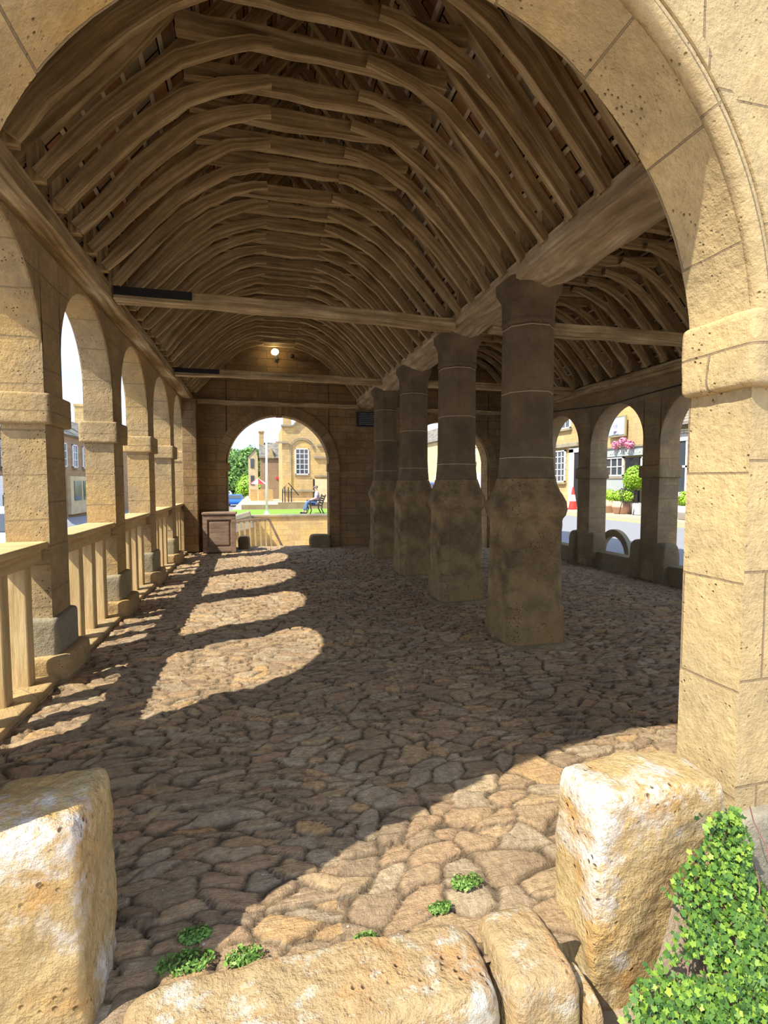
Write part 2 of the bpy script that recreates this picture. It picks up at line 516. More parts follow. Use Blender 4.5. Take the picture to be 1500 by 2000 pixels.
# ------------------------------------------------------------------ floor of cobbles
def cobbles(name, xs, ys, seed=3):
    X, Y = np.meshgrid(xs, ys)
    x, y = X.ravel(), Y.ravel()
    P = np.stack([x, y, x * 0], 1)
    wx = x + fbm(P * 1.9, 11, 3) * .30 + fbm(P * 7, 15, 2) * .07
    wy = y + fbm(P * 1.3 + 7, 12, 3) * .42 + fbm(P * 8, 16, 2) * .05

    def voro(sx, sy, s):
        u, v = wx / sx, wy / sy
        iu, iv = np.floor(u).astype(np.int64), np.floor(v).astype(np.int64)
        f1 = np.full(u.shape, 9.); f2 = f1.copy(); cid = np.zeros_like(f1); tx = f1 * 0; ty = f1 * 0; rnd2 = f1 * 0
        for a in (-2, -1, 0, 1, 2):
            for b in (-1, 0, 1):
                ci, cj = iu + a, iv + b
                jx = _h(ci, cj, 0 * ci, s); jy = _h(ci, cj, 0 * ci + 1, s)
                dx, dy = u - (ci + .5 * (cj % 2) + .1 + .8 * jx), v - (cj + .15 + .7 * jy)
                d = (np.abs(dx) ** 2.6 + np.abs(dy) ** 2.6) ** (1 / 2.6) * (.75 + .5 * _h(ci, cj, 0 * ci + 5, s))
                n1 = d < f1
                f2 = np.where(n1, f1, np.minimum(f2, d))
                f1 = np.where(n1, d, f1)
                cid = np.where(n1, _h(ci, cj, 0 * ci + 2, s), cid)
                rnd2 = np.where(n1, _h(ci, cj, 0 * ci + 3, s), rnd2)
                tx = np.where(n1, dx * (_h(ci, cj, 0 * ci + 6, s) - .5), tx)
                ty = np.where(n1, dy * (_h(ci, cj, 0 * ci + 7, s) - .5), ty)
        return f1, f2, cid, rnd2, tx, ty
    A = voro(.185, .072, seed)
    B = voro(.19, .125, seed + 9)
    sel = (fbm(P * .8 + 3, 21, 3) * 2.2 + np.clip((2.5 - y) * .9, -.12, 1)) > .36
    f1, f2, cid, r2, tx, ty = [np.where(sel, b, a) for a, b in zip(A, B)]
    e = np.clip((f2 - f1) / .24, 0, 1)
    dome = 1 - (1 - e) ** 3
    h = .024 * dome + .020 * (r2 - .5) + .028 * tx + .045 * ty
    h += fbm(P * np.array([4, 15, 1]), 31, 4) * .022 + fbm(P * .9, 33, 2) * .05
    fz = np.array([floor_z(t) for t in xs])
    z = h - .032 + np.tile(fz, len(ys))
    nx, ny = len(xs), len(ys)
    idx = np.arange(nx * ny).reshape(ny, nx)
    F = np.stack([idx[:-1, :-1], idx[:-1, 1:], idx[1:, 1:], idx[1:, :-1]], -1).reshape(-1, 4)
    me = bpy.data.meshes.new(name)
    me.vertices.add(nx * ny)
    me.vertices.foreach_set('co', np.stack([x, y, z], 1).ravel())
    me.loops.add(F.size)
    me.loops.foreach_set('vertex_index', F.ravel().astype(np.int32))
    me.polygons.add(len(F))
    me.polygons.foreach_set('loop_start', (np.arange(len(F)) * 4).astype(np.int32))
    me.update()
    me.validate()
    me.polygons.foreach_set('use_smooth', [True] * len(F))
    a = me.attributes.new('stone', 'FLOAT', 'POINT'); a.data.foreach_set('value', cid)
    a = me.attributes.new('gap', 'FLOAT', 'POINT'); a.data.foreach_set('value', np.clip(1 - (f2 - f1) / .15, 0, 1) ** 1.2)
    me.materials.append(M['cobble'])
    o = bpy.data.objects.new(name, me)
    C.objects.link(o)
    return tag(o, kind='structure')


ys = [1.46]
while ys[-1] < 12.95:
    ys.append(ys[-1] + max(.008, min(.03, .0035 * ys[-1])))
xs = list(np.arange(-2.1, 2.6, .016)) + list(np.arange(2.6, 7.2, .03))
cobbles('floor', np.array(xs), np.array(ys))


# ------------------------------------------------------------------ walls with arches
def arch_wall(mb, mp, u0, u1, zb, top, t0, t1, ops, seg=28, zs=None):
    """mp(u,t,z)->xyz; ops=[(ua,ub,zspring,rise)]; top(u)->z"""
    def quad(a, b, c, d):
        for t, rev in ((t0, False), (t1, True)):
            q = [a, b, c, d]
            if rev: q.reverse()
            mb.face([mp(p[0], t, p[1]) for p in q], [(p[0], p[1]) for p in q])
    brk = sorted({u0, u1} | set(zs or []))
    cuts = [u0]
    for (a, b, zsp, ri) in ops:
        cuts += [a, b]
    cuts.append(u1)
    for k in range(0, len(cuts), 2):
        a, b = cuts[k], cuts[k + 1]
        if b - a < 1e-4: continue
        ps = [a] + [z for z in brk if a < z < b] + [b]
        for p, q in zip(ps, ps[1:]):
            quad((p, zb), (q, zb), (q, top(q)), (p, top(p)))
            mb.face([mp(p, t0, top(p)), mp(q, t0, top(q)), mp(q, t1, top(q)), mp(p, t1, top(p))])
    for (a, b, zsp, ri) in ops:
        c, r = (a + b) / 2, (b - a) / 2
        pts = [(c - r * cos(pi * k / seg), zsp + ri * sin(pi * k / seg)) for k in range(seg + 1)]
        for p, q in zip(pts, pts[1:]):
            quad(p, q, (q[0], top(q[0])), (p[0], top(p[0])))
            mb.face([mp(p[0], t0, top(p[0])), mp(q[0], t0, top(q[0])), mp(q[0], t1, top(q[0])), mp(p[0], t1, top(p[0]))])
        full = [(a, zb)] + [(a, zb + (zsp - zb) * k / 4) for k in range(1, 4)] + pts + [(b, zb + (zsp - zb) * k / 4) for k in (3, 2, 1)] + [(b, zb)]
        L = 0
        for p, q in zip(full, full[1:]):
            d = sqrt((p[0] - q[0]) ** 2 + (p[1] - q[1]) ** 2)
            # soffit: courses run across the thickness
            mb.face([mp(p[0], t0, p[1]), mp(q[0], t0, q[1]), mp(q[0], t1, q[1]), mp(p[0], t1, p[1])],
                    [(0.1, L), (0.1, L + d), (.1 + abs(t1 - t0), L + d), (.1 + abs(t1 - t0), L)])
            L += d
    for u in (u0, u1):
        mb.face([mp(u, t0, zb), mp(u, t1, zb), mp(u, t1, top(u)), mp(u, t0, top(u))])


def roofline(cx, base=ZP, a=HA + .3, r=RIDGE + .25):
    return lambda u: base + r * max(0, 1 - abs(u - cx) / (a + .02))


def gtop(u):
    return max(roofline(CX[0])(u), roofline(CX[1])(u), ZP)


mpx = lambda u, t, z: (u, t, z)      # wall facing the camera: u = x, t = y
mpy = lambda u, t, z: (t, u, z)      # side wall: u = y, t = x
GZ = [CX[0], PX, CX[1], CX[0] - 2.2, CX[1] + 2.2, CX[0] + 2.2, CX[1] - 2.2]

mb = MB()
arch_wall(mb, mpx, XL - WT, ANX - ANR - .004, -.5, gtop, YN0, YN1, [], zs=GZ)
wall_near = MB()
arch_wall(wall_near, mpx, XL - WT, XR + WT, -.5, gtop, YN0, YN1, [(ANX - ANR, ANX + ANR, ANZ, ANR), (4.82 - 1.31, 4.82 + 1.31, ANZ, ANR)], seg=40, zs=GZ)
wn = wall_near.build('wall_near', M['wall_near'])
tag(wn, kind='structure')
# roll moulding round the near arch, impost blocks, plinth
rm = MB()
pts = [(ANX - (ANR + .03) * cos(pi * k / 48), YN0 - .005, ANZ + (ANR + .03) * sin(pi * k / 48)) for k in range(49)]
rm.tube(pts, .036, 12)
tag(rm.build('roll_moulding', M['wall_near'], wn, smooth=True), 'rounded roll moulding edging the near arch')
hd = MB()
for k in range(48):
    a0, a1 = pi * k / 48, pi * (k + 1) / 48
    R0, R1 = ANR + .075, ANR + .125
    q = lambda a, R, y: (ANX - R * cos(a), y, ANZ + R * sin(a))
    for (ra, ya, rb, yb) in ((R0, YN0 + .004, R0, YN0 - .028), (R0, YN0 - .028, R1, YN0 - .028), (R1, YN0 - .028, R1, YN0 + .004)):
        hd.face([q(a0, ra, ya), q(a1, ra, ya), q(a1, rb, yb), q(a0, rb, yb)])
hd.build('arch_fillet', M['wall_near'], wn, bevel=.008)


def noisy(o, amp, freq, seed=0, cuts=0):
    me = o.data
    if cuts:
        b = bmesh.new(); b.from_mesh(me)
        bmesh.ops.subdivide_edges(b, edges=b.edges, cuts=cuts, use_grid_fill=True)
        b.to_mesh(me); b.free()
    n = len(me.vertices)
    co = np.empty(n * 3); me.vertices.foreach_get('co', co); co = co.reshape(-1, 3)
    no = np.empty(n * 3); me.vertices.foreach_get('normal', no); no = no.reshape(-1, 3)
    co += no * (fbm(co * freq, seed, 4) * amp)[:, None]
    me.vertices.foreach_set('co', co.ravel())
    me.update()


def rblock(lo, hi, p=7.0, res=22, amp=.02, freq=6, seed=0, shape=None):
    """rounded, weathered stone block as a dense mesh; returns an MB-like mesh object factory"""
    lo, hi = np.array(lo, float), np.array(hi, float)
    g = np.linspace(-1, 1, res)
    vs, fs, base = [], [], 0
    for ax in range(3):
        for sg in (-1, 1):
            a, b = np.meshgrid(g, g)
            q = np.zeros((res * res, 3))
            q[:, ax] = sg; q[:, (ax + 1) % 3] = a.ravel(); q[:, (ax + 2) % 3] = b.ravel()
            vs.append(q)
            idx = np.arange(res * res).reshape(res, res) + base
            f = np.stack([idx[:-1, :-1], idx[:-1, 1:], idx[1:, 1:], idx[1:, :-1]], -1).reshape(-1, 4)
            if sg < 0: f = f[:, ::-1]
            fs.append(f)
            base += res * res
    v = np.concatenate(vs)
    f = np.concatenate(fs)
    nr = (np.abs(v) ** p).sum(1) ** (1 / p)
    v = v / nr[:, None]
    if shape is not None: v = shape(v)
    c, s = (lo + hi) / 2, (hi - lo) / 2
    w_ = c + v * s
    d = v / np.linalg.norm(v, axis=1)[:, None]
    w_ = w_ + d * (fbm(w_ * freq, seed, 5) * amp * 2)[:, None]
    m_ = MB()
    m_.v = [tuple(t) for t in w_]
    m_.f = [tuple(int(k) for k in t) for t in f]
    m_.uv = [[(m_.v[k][0] + m_.v[k][1], m_.v[k][2]) for k in t] for t in m_.f]
    m_.mi = [0] * len(m_.f)
    return m_


for sgn, xa in ((-1, ANX - ANR), (1, ANX + ANR)):
    lo = (xa - .05, YN0 - .035, 1.86) if sgn > 0 else (xa - 1.2, YN0 - .035, 1.86)
    hi = (xa + 1.2, YN1 + .01, 2.12) if sgn > 0 else (xa + .05, YN1 + .01, 2.12)
    lo = (xa - .045, YN0 - .04, 1.95) if sgn > 0 else (xa - .6, YN0 - .04, 1.95)
    hi = (xa + .6, YN1 + .015, 2.235) if sgn > 0 else (xa + .045, YN1 + .015, 2.235)
    rblock(lo, hi, 16, 40, .007, 9, 4 + sgn).build('impost', M['wall_near'], wn, smooth=True)
tag(rblock((ANX + ANR - .02, YN0 - .05, -.5), (ANX + ANR + 1.3, YN1, .33), 18, 40, .008, 7, 9).build('plinth', M['grey_stone'], wn, smooth=True), 'grey weathered plinth block at the foot of the near pier')

# left wall: openings seen between the piers
LO = [(3.08, 4.60), (5.0, 6.57), (6.98, 8.52), (8.96, 10.58), (11.0, 12.28)]
mb = MB()
ZS = 2.62
arch_wall(mb, mpy, YN1, YF + WT, -.4, lambda u: 3.5, XL - WL, XL, [(a, b, ZS, .83) for a, b in LO])
wl = tag(mb.build('wall_left', M['wall_side'], bevel=.02), kind='structure')
piers = [(2.66, 3.08)] + [(LO[k][1], LO[k + 1][0]) for k in range(4)]
for k, (a, b) in enumerate(piers):
    # the impost wraps the reveals and projects
    rblock((XL - WL - .05, a - .05, 2.06), (XL + .055, b + .05, 2.31), 18, 30, .006, 8, k).build('impost', M['wall_side'], wl, smooth=True)
    rblock((XL - WL - .02, a - .055, -.05), (XL + .05, b + .06, .50), 12, 26, .012, 6, 20 + k).build('plinth', M['grey_stone'], wl, smooth=True)
    rblock((XL - WL - .02, a - .09, -.1), (XL + .13, b + .12, .20), 9, 26, .015, 6, 40 + k).build('footing', M['wall_side'], wl, smooth=True)
rblock((XL - WL, 12.26, 2.06), (XL + .05, YF + .1, 2.31), 16, 20, .006, 8, 77).build('impost', M['wall_side'], wl, smooth=True)
mb = MB(); mb.box((XL - .02, 12.2, 0), (XL + .3, YF, 3.5))
mb.build('corner_pilaster', M['wall_far'], wl, bevel=.02)

# kerb of paving stones under the left railings
for k, (a, b) in enumerate(LO):
    rblock((XL - WL, a, -.12), (XL + .07, b, .045), 14, 30, .014, 5, 60 + k).build('paving_sill', M['wall_side'], wl, smooth=True)

# right wall
RO = [(2.2, 3.70), (4.12, 5.62), (6.04, 7.58), (8.0, 9.53), (9.95, 11.5)]
mb = MB()
arch_wall(mb, mpy, YN1, YF + WT, -.6, lambda u: 3.5, XR, XR + WT, [(a, b, 2.36, .80) for a, b in RO])
wr = tag(mb.build('wall_right', M['wall_in'], bevel=.02), kind='structure')
rp = [(LOa[1], LOb[0]) for LOa, LOb in zip(RO, RO[1:])]
for k, (a, b) in enumerate(rp):
    rblock((XR - .05, a - .05, 1.68), (XR + WT + .04, b + .05, 1.91), 18, 26, .006, 8, 80 + k).build('impost', M['wall_in'], wr, smooth=True)
for k, (a, b) in enumerate(RO):
    rblock((XR + .02, a - .02, -.5), (XR + .33, b + .02, .13), 20, 30, .01, 5, 90 + k).build('sill_wall', M['rock_dark'], wr, smooth=True)
# cable clipped along the right wall
mb = MB()
mb.tube([(XR - .03, 4 + k * .8, 3.08 + .12 * abs(sin(k * .5)) + .012 * k) for k in range(11)], .012, 6)
cb = mb.build('cable', M['iron']); tag(cb, 'thin grey cable sagging along the top of the right-hand wall', 'cable')

# far wall
mb = MB()
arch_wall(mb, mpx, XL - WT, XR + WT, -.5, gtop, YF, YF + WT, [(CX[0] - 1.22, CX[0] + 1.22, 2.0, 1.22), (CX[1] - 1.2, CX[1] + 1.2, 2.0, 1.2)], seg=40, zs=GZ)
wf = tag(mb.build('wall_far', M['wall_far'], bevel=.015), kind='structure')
for cx, r in ((CX[0], 1.22), (CX[1], 1.2)):
    mb = MB()
    n = 36
    pr = [(cx - r - .02, 0)] + [(cx - (r + .02) * cos(pi * k / n), 2.0 + (r + .02) * sin(pi * k / n)) for k in range(n + 1)] + [(cx + r + .02, 0)]
    po = [(cx - r - .24, 0)] + [(cx - (r + .24) * cos(pi * k / n), 2.0 + (r + .24) * sin(pi * k / n)) for k in range(n + 1)] + [(cx + r + .24, 0)]
    L_ = 0
    for (a, b, c, d) in zip(pr, pr[1:], po[1:], po):
        dl = sqrt((a[0] - b[0]) ** 2 + (a[1] - b[1]) ** 2)
        F = lambda p, y: (p[0], y, p[1])
        mb.face([F(a, YF - .05), F(b, YF - .05), F(c, YF - .05), F(d, YF - .05)], [(0, L_), (0, L_ + dl), (.2, L_ + dl), (.2, L_)])
        mb.face([F(a, YF - .05), F(b, YF - .05), F(b, YF + .1), F(a, YF + .1)], [(0, L_), (0, L_ + dl), (.2, L_ + dl), (.2, L_)])
        mb.face([F(d, YF - .05), F(c, YF - .05), F(c, YF + .01), F(d, YF + .01)])
        L_ += dl
    mb.build('arch_surround', M['wall_far'], wf)
    for sg in (-1, 1):
        mb = MB(); mb.box((cx + sg * (r + .1) - .16, YF - .085, 1.86), (cx + sg * (r + .1) + .16, YF + .12, 2.06)); mb.build('impost', M['wall_far'], wf, bevel=.015)
    mb = MB(); mb.box((cx - .07, YF - .09, 3.17 if cx < 2 else 3.15), (cx + .07, YF + .1, 3.42)); mb.build('keystone', M['wall_far'], wf, bevel=.01)
mb = MB(); mb.sweep([(CX[0] - 1.95 + k * .39, YF - .06, 3.47 + .01 * sin(k * 2)) for k in range(11)], .14, .10, (0, 1, 0), jit=.012)
under(wf, mb, 'wall_timber', M['oak'])
mb = MB(); mb.sweep([(CX[1] - 1.9 + k * .39, YF - .06, 3.45 + .01 * sin(k * 3)) for k in range(11)], .14, .10, (0, 1, 0), jit=.012)
under(wf, mb, 'wall_timber', M['oak'])

# ------------------------------------------------------------------ roof skins
names = ['main', 'right']
for ai, cx in enumerate(CX):
    for sg in (-1, 1):
        mb = MB()
        a = HA + .34
        y0, y1 = YN0 - .2, YF + WT + .2
        x0, z0 = cx + sg * (a + .1), ZP - .07
        x1, z1 = cx, ZP + RIDGE + .22
        sl = sqrt((x1 - x0) ** 2 + (z1 - z0) ** 2)
        P = [(x0, y0, z0), (x0, y1, z0), (x1, y1, z1), (x1, y0, z1)]
        mb.face(P, [(y0, 0), (y1, 0), (y1, sl), (y0, sl)])
        Q = [(p[0] , p[1], p[2] + .12) for p in P]
        mb.face(Q, [(y0, 0), (y1, 0), (y1, sl), (y0, sl)])
        for i in range(4):
            mb.face([P[i], P[(i + 1) % 4], Q[(i + 1) % 4], Q[i]])
        rf = tag(mb.build('ceiling', M['slates']), kind='structure')
        lb = MB()
        rr = random.Random(5 + ai * 2 + sg)
        nl = 17
        for k in range(nl):
            t = (k + .7) / (nl + .5)
            x, z = x0 + (x1 - x0) * t, z0 + (z1 - z0) * t
            segs = [(x, YN1 + (YF - YN1) * j / 14, z - .018 + rr.uniform(-.006, .006)) for j in range(15)]
            lb.sweep(segs, .012, .034, (-(z1 - z0) * sg * -1, 0, (x1 - x0) * sg * -1), jit=.004, sd=k)
        tag(lb.build('laths', M['lath'], rf), 'pale split laths under the stone slates', kind='stuff')

# ------------------------------------------------------------------ roof frames
BR = [(1.90, .0), (1.70, .25), (1.49, .49), (1.26, .72), (1.0, .92), (.74, 1.06), (.50, 1.14), (.36, 1.165)]


def frame(ai, y, k, last=False):
    cx = CX[ai]
    rr = random.Random(100 * ai + k)
    who = 'main aisle over the cobbles' if ai == 0 else 'right-hand aisle behind the pillars'
    e = empty('roof_frame', (cx, y, ZP), '%s arched oak roof frame from the near arch, %s' % (ORD[k], who), 'roof frame', 'arched oak roof frames of the %s aisle' % names[ai])
    E = lambda pts, dy=0: [(px, dy, pz) for px, pz in pts]
    yj = rr.uniform(-.03, .03)
    for sg in (-1, 1):
        b = MB()
        n = 7
        x0, z0 = sg * (HA + .26), .02
        pts = []
        for i in range(n):
            t = i / (n - 1)
            pts.append((x0 * (1 - t), .02 + rr.uniform(-.012, .012), z0 + (RIDGE - .06) * t + rr.uniform(-.012, .012)))
        b.sweep(pts, .075, .105, (0, 1, 0), jit=.008, sd=k)
        b.build('rafter', M['oak'], e)
        b = MB()
        s_ = rr.uniform(.97, 1.02)
        lift = rr.uniform(-.02, .03)
        hw = rr.uniform(.095, .14)
        pts = [(sg * px * (s_ if i else 1), -.055 + yj + .008 * sin(i), pz + (lift + rr.uniform(-.012, .012)) * min(1, i / 3)) for i, (px, pz) in enumerate(BR)]
        # smooth the curve
        q = []
        for i in range(len(pts) - 1):
            for t in (0, .5):
                q.append(tuple(pts[i][c] * (1 - t) + pts[i + 1][c] * t for c in range(3)))
        q.append(pts[-1])
        hs = [hw * (.62 + .38 * sin(pi * min(1, .12 + i / len(q)))) for i in range(len(q))]
        b.sweep(q, rr.uniform(.045, .065), hs, (0, 1, 0), jit=.007, sd=k + 50 * sg)
        b.build('curved_brace', M['oak'], e)
        b = MB()
        xa = sg * (HA + .02)
        b.sweep([(xa, .03, -.01), (xa + sg * rr.uniform(-.01, .01), .03, .34)], .07, .09, (0, 1, 0), jit=.006, sd=k)
        b.build('ashlar_strut', M['oak'], e)
    b = MB()
    cw = 1.03
    zc = 1.22 + rr.uniform(-.03, .03)
    bow = rr.uniform(-.035, .035)
    tl = rr.uniform(-.025, .025)
    pts = [(-cw + 2 * cw * i / 10, .055 + yj, zc + bow * (1 - ((i - 5) / 5) ** 2) + tl * (i - 5) / 5 + rr.uniform(-.006, .006)) for i in range(11)]
    b.sweep(pts, .075, [rr.uniform(.12, .15) for _ in range(11)], (0, 1, 0), jit=.006, sd=k)
    b.build('collar', M['oak'], e)
    return e


k = 0
y = 2.12
while y < 12.4:
    frame(0, y, k)
    k += 1
    y += .378
k = 0
y = 2.3
while y < 12.4:
    frame(1, y, k)
    k += 1
    y += .42

# wall plates
def timber(name, pts, w_, h_, side, mat, label, cat, group=None, jit=.01, sd=0, bevel=.006):
    b = MB()
    b.sweep(pts, w_, h_, side, jit=jit, sd=sd)
    o = b.build(name, mat, bevel=bevel)
    return tag(o, label, cat, group)


def line(a, b, n, wob=0, sd=0):
    r = random.Random(sd)
    return [tuple(a[c] + (b[c] - a[c]) * i / n + (r.uniform(-wob, wob) if c == 2 and 0 < i < n else 0) for c in range(3)) for i in range(n + 1)]


timber('wall_plate', line((XL + .02, YN1 + .01, 3.57), (XL + .02, 9.9, 3.57), 16, .012, 1), .34, .14, (1, 0, 0), M['oak'], 'long weathered oak wall plate along the top of the left wall, near length', 'beam')
timber('wall_plate', line((XL + .03, 9.92, 3.57), (XL + .03, YF - .01, 3.56), 5, .012, 2), .32, .13, (1, 0, 0), M['oak'], 'short oak wall plate at the far end of the left wall', 'beam')
timber('wall_plate', line((XR - .04, YN1 + .01, 3.54), (XR - .04, YF - .01, 3.54), 16, .012, 3), .34, .18, (1, 0, 0), M['oak'], 'oak wall plate along the top of the right-hand wall', 'beam')


def arcade(y0, y1, z0, z1, label, sd):
    """great beam over the pillars with a waney, ragged underside"""
    r = random.Random(sd)
    b = MB()
    n = 26
    rings = []
    for i in range(n + 1):
        t = i / n
        yy = y0 + (y1 - y0) * t
        top = 3.70
        bot = z0 + (z1 - z0) * t
        P = np.array([[yy * 2.2, sd, 0.], [yy * 2.2, sd + 5, 0.], [yy * 2.2, sd + 9, 0]])
        e = fbm(P, sd, 3) * .12
        rings.append([(2.41, yy, bot + .05), (2.44 + e[0] * .5, yy, bot + .02 + e[0] * .5), (2.56, yy, bot - .03 + e[1] * .8), (2.72, yy, bot - .045 + e[2] * .9), (2.86, yy, bot - .01 + e[1] * .6),
                      (2.93, yy, bot + .06), (2.93, yy, top), (2.41, yy, top)])
    b.loft(rings)
    return tag(b.build('arcade_beam', M['oak_beam'], bevel=.004), label, 'beam')


PY = [4.68, 6.56, 8.56, 10.6]
arcade(YN1 + .01, PY[0] - .03, 3.47, 3.50, 'massive pale oak beam with ragged underside running from near arch to first pillar', 1)
arcade(PY[0] - .02, PY[1] - .03, 3.55, 3.55, 'massive oak beam spanning the first and second stone pillars', 2)
arcade(PY[1] - .02, PY[2] - .03, 3.55, 3.55, 'massive oak beam spanning the second and third stone pillars', 3)
arcade(PY[2] - .02, PY[3] - .03, 3.55, 3.55, 'massive oak beam spanning the third and fourth stone pillars', 4)
arcade(PY[3] - .02, YF - .01, 3.54, 3.50, 'massive oak beam from the farthest stone pillar to the end wall', 5)

# tie beams
def tie(x0, x1, y0, y1, z, h, label, sd, dark):
    e = empty('tie_beam', (x0, y0, z), label, 'tie beam')
    b = MB()
    b.sweep([(x0 + (x1 - x0) * i / 12, y0 + (y1 - y0) * i / 12, z + .02 * sin(i / 12 * pi) + .006 * sin(i * 2.1 + sd)) for i in range(13)], .17, h, (0, 1, 0), jit=.008, sd=sd)
    under(e, b, 'beam_body', M['oak'], bevel=.006)
    if dark:
        b = MB()
        b.box((x0 + .01, y0 - .1, z - h * .12), (x0 + .78, y0 - .087, z + h * .44))
        b.box((x0 + .01, y0 - .1, z + h * .44), (x0 + .78, y0 + .09, z + h * .54))
        under(e, b, 'iron_strap', M['black'])
    return e


tie(-1.45, 2.42, 6.0, 6.1, 3.575, .13, 'oak tie beam with black strap crossing the main aisle, nearer of the two', 1, True)
tie(-1.45, 2.42, 9.95, 10.0, 3.60, .12, 'oak tie beam with black strap crossing the main aisle, close to the far gable', 2, True)
tie(2.92, 6.76, 6.1, 6.05, 3.60, .15, 'pale oak tie beam crossing the right-hand aisle behind the first pillar', 3, False)
tie(2.92, 6.76, 10.0, 9.95, 3.60, .13, 'oak tie beam crossing the right-hand aisle near its far end', 4, False)


# ------------------------------------------------------------------ pillars
def oct_ring(cx, cy, z, half, ch):
    h, c = half, ch
    return [(cx - h + c, cy - h, z), (cx + h - c, cy - h, z), (cx + h, cy - h + c, z), (cx + h, cy + h - c, z), (cx + h - c, cy + h, z), (cx - h + c, cy + h, z), (cx - h, cy + h - c, z), (cx - h, cy - h + c, z)]


def prism(mb, cx, cy, prof):
    L = 0
    rings = [oct_ring(cx, cy, z, h, c) for z, h, c in prof]
    for a, b, (z0, _, _), (z1, _, _) in zip(rings, rings[1:], prof, prof[1:]):
        u = 0
        for j in range(8):
            j2 = (j + 1) % 8
            d = (Vector(a[j]) - Vector(a[j2])).length
            u += 1.0 if j == 0 else 0
            mb.face([a[j], a[j2], b[j2], b[j]], [(u, z0), (u + d, z0), (u + d, z1), (u, z1)])
            u += d
    mb.face(list(reversed(rings[0])))
    mb.face(rings[-1])


PL = ['nearest and largest-looking octagonal stone pillar', 'second octagonal stone pillar from the camera', 'third octagonal stone pillar from the camera', 'farthest octagonal stone pillar beside the plaque']
for k, yy in enumerate(PY):
    z0 = floor_z(PX) - .06
    e = empty('stone_pillar', (PX, yy, z0), PL[k] + ' with moulded base and plain capital', 'pillar', 'octagonal stone pillars')
    s = 1.0 if k < 2 else .97
    b = MB()
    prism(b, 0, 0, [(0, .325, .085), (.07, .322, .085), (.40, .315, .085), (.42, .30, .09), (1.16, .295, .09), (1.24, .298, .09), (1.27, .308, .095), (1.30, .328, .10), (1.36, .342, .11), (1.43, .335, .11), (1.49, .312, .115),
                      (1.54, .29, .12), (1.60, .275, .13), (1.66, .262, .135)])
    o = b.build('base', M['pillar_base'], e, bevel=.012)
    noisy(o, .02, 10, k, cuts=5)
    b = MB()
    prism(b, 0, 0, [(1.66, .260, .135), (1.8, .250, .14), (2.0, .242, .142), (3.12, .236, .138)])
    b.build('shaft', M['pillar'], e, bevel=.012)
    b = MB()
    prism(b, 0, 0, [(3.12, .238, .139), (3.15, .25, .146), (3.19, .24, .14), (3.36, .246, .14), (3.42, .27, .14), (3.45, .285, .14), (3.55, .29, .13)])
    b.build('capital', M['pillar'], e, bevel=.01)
    # mortar apron at the foot
    b = rblock((-.40, -.40, -.04), (.40, .39, .09), 4, 22, .02, 5, 300 + k)
    tag(b.build('mortar_skirt', M['rock_dark'], e, smooth=True), 'grey mortar apron round the foot')
    e.scale = (s, s, (3.585 - z0) / 3.55)

# ------------------------------------------------------------------ left railings
RL = ['in the nearest visible left arch', 'in the second left arch from the camera', 'in the third left arch from the camera', 'in the fourth left arch from the camera', 'in the farthest left arch beside the corner pilaster']
for k, (a, b_) in enumerate(LO):
    e = empty('oak_railing', (XL - .2, (a + b_) / 2, .07), 'sunlit oak railing with broad flat handrail ' + RL[k], 'railing', 'oak railings between the left piers')
    b = MB(); b.box((XL - .32, a + .002, 1.07), (XL - .01, b_ - .002, 1.125))
    under(e, b, 'handrail', M['rail'], bevel=.01)
    b = MB(); b.box((XL - .22, a + .004, .95), (XL - .06, b_ - .004, 1.07))
    under(e, b, 'under_rail', M['rail'], bevel=.008)
    n = 4
    for j in range(n):
        yy = a + (b_ - a) * (j + .36) / n
        b = MB(); b.sweep([(XL - .14, yy, .03), (XL - .14, yy, .5), (XL - .14, yy + .004, .955)], .115, .15, (0, 1, 0), jit=.003, sd=j + k * 9)
        under(e, b, 'baluster', M['rail'], bevel=.01)

# ------------------------------------------------------------------ threshold and guard stones in the near arch
def top_soft(x_pow):
    def f(v):
        v = v.copy()
        t = (v[:, 2] + 1) / 2
        v[:, 0] *= 1 - x_pow * t ** 3
        return v
    return f


def ground_stone(name, lo, hi, mat, label, p=7, amp=.02, freq=6, seed=0, res=56, shape=None):
    c = [(lo[0] + hi[0]) / 2, (lo[1] + hi[1]) / 2, lo[2]]
    b = rblock([l - q for l, q in zip(lo, c)], [h - q for h, q in zip(hi, c)], p, res, amp, freq, seed, shape)
    o = b.build(name, mat, smooth=True)
    o.location = c
    return tag(o, label, 'stone')


ground_stone('guard_stone', (-.85, 1.54, -.55), (-.50, 1.88, .63), M['rock_gold'], 'upright golden guard stone with white lichen at bottom left', 12, .030, 5.5, 3, 110, top_soft(.04))
ground_stone('guard_stone', (1.08, 1.40, -.5), (1.64, 1.66, .535), M['rock_gold'], 'broad upright golden guard stone with white lichen, half under the ivy', 13, .030, 6, 8, 120, top_soft(.05))
ground_stone('threshold_stone', (-.42, 1.31, -.5), (.715, 1.61, .06), M['rock_sill'], 'long worn orange threshold stone crossing the foot of the picture', 9, .022, 7, 12, 150)
ground_stone('threshold_stone', (.73, 1.29, -.5), (.965, 1.61, .065), M['rock_sill'], 'short worn threshold stone between the long one and the right guard stone', 7, .02, 6, 13, 60)
ground_stone('kerb_stone', (-.475, 1.28, -.5), (-.405, 1.50, .0), M['rock_sill'], 'small pointed yellow stone between left guard stone and long threshold stone', 4, .02, 9, 15, 30)
ground_stone('kerb_stone', (.97, 1.26, -.5), (1.03, 1.45, -.02), M['rock_sill'], 'thin upright slab wedged beside the foot of the right guard stone', 5, .012, 9, 16, 30)
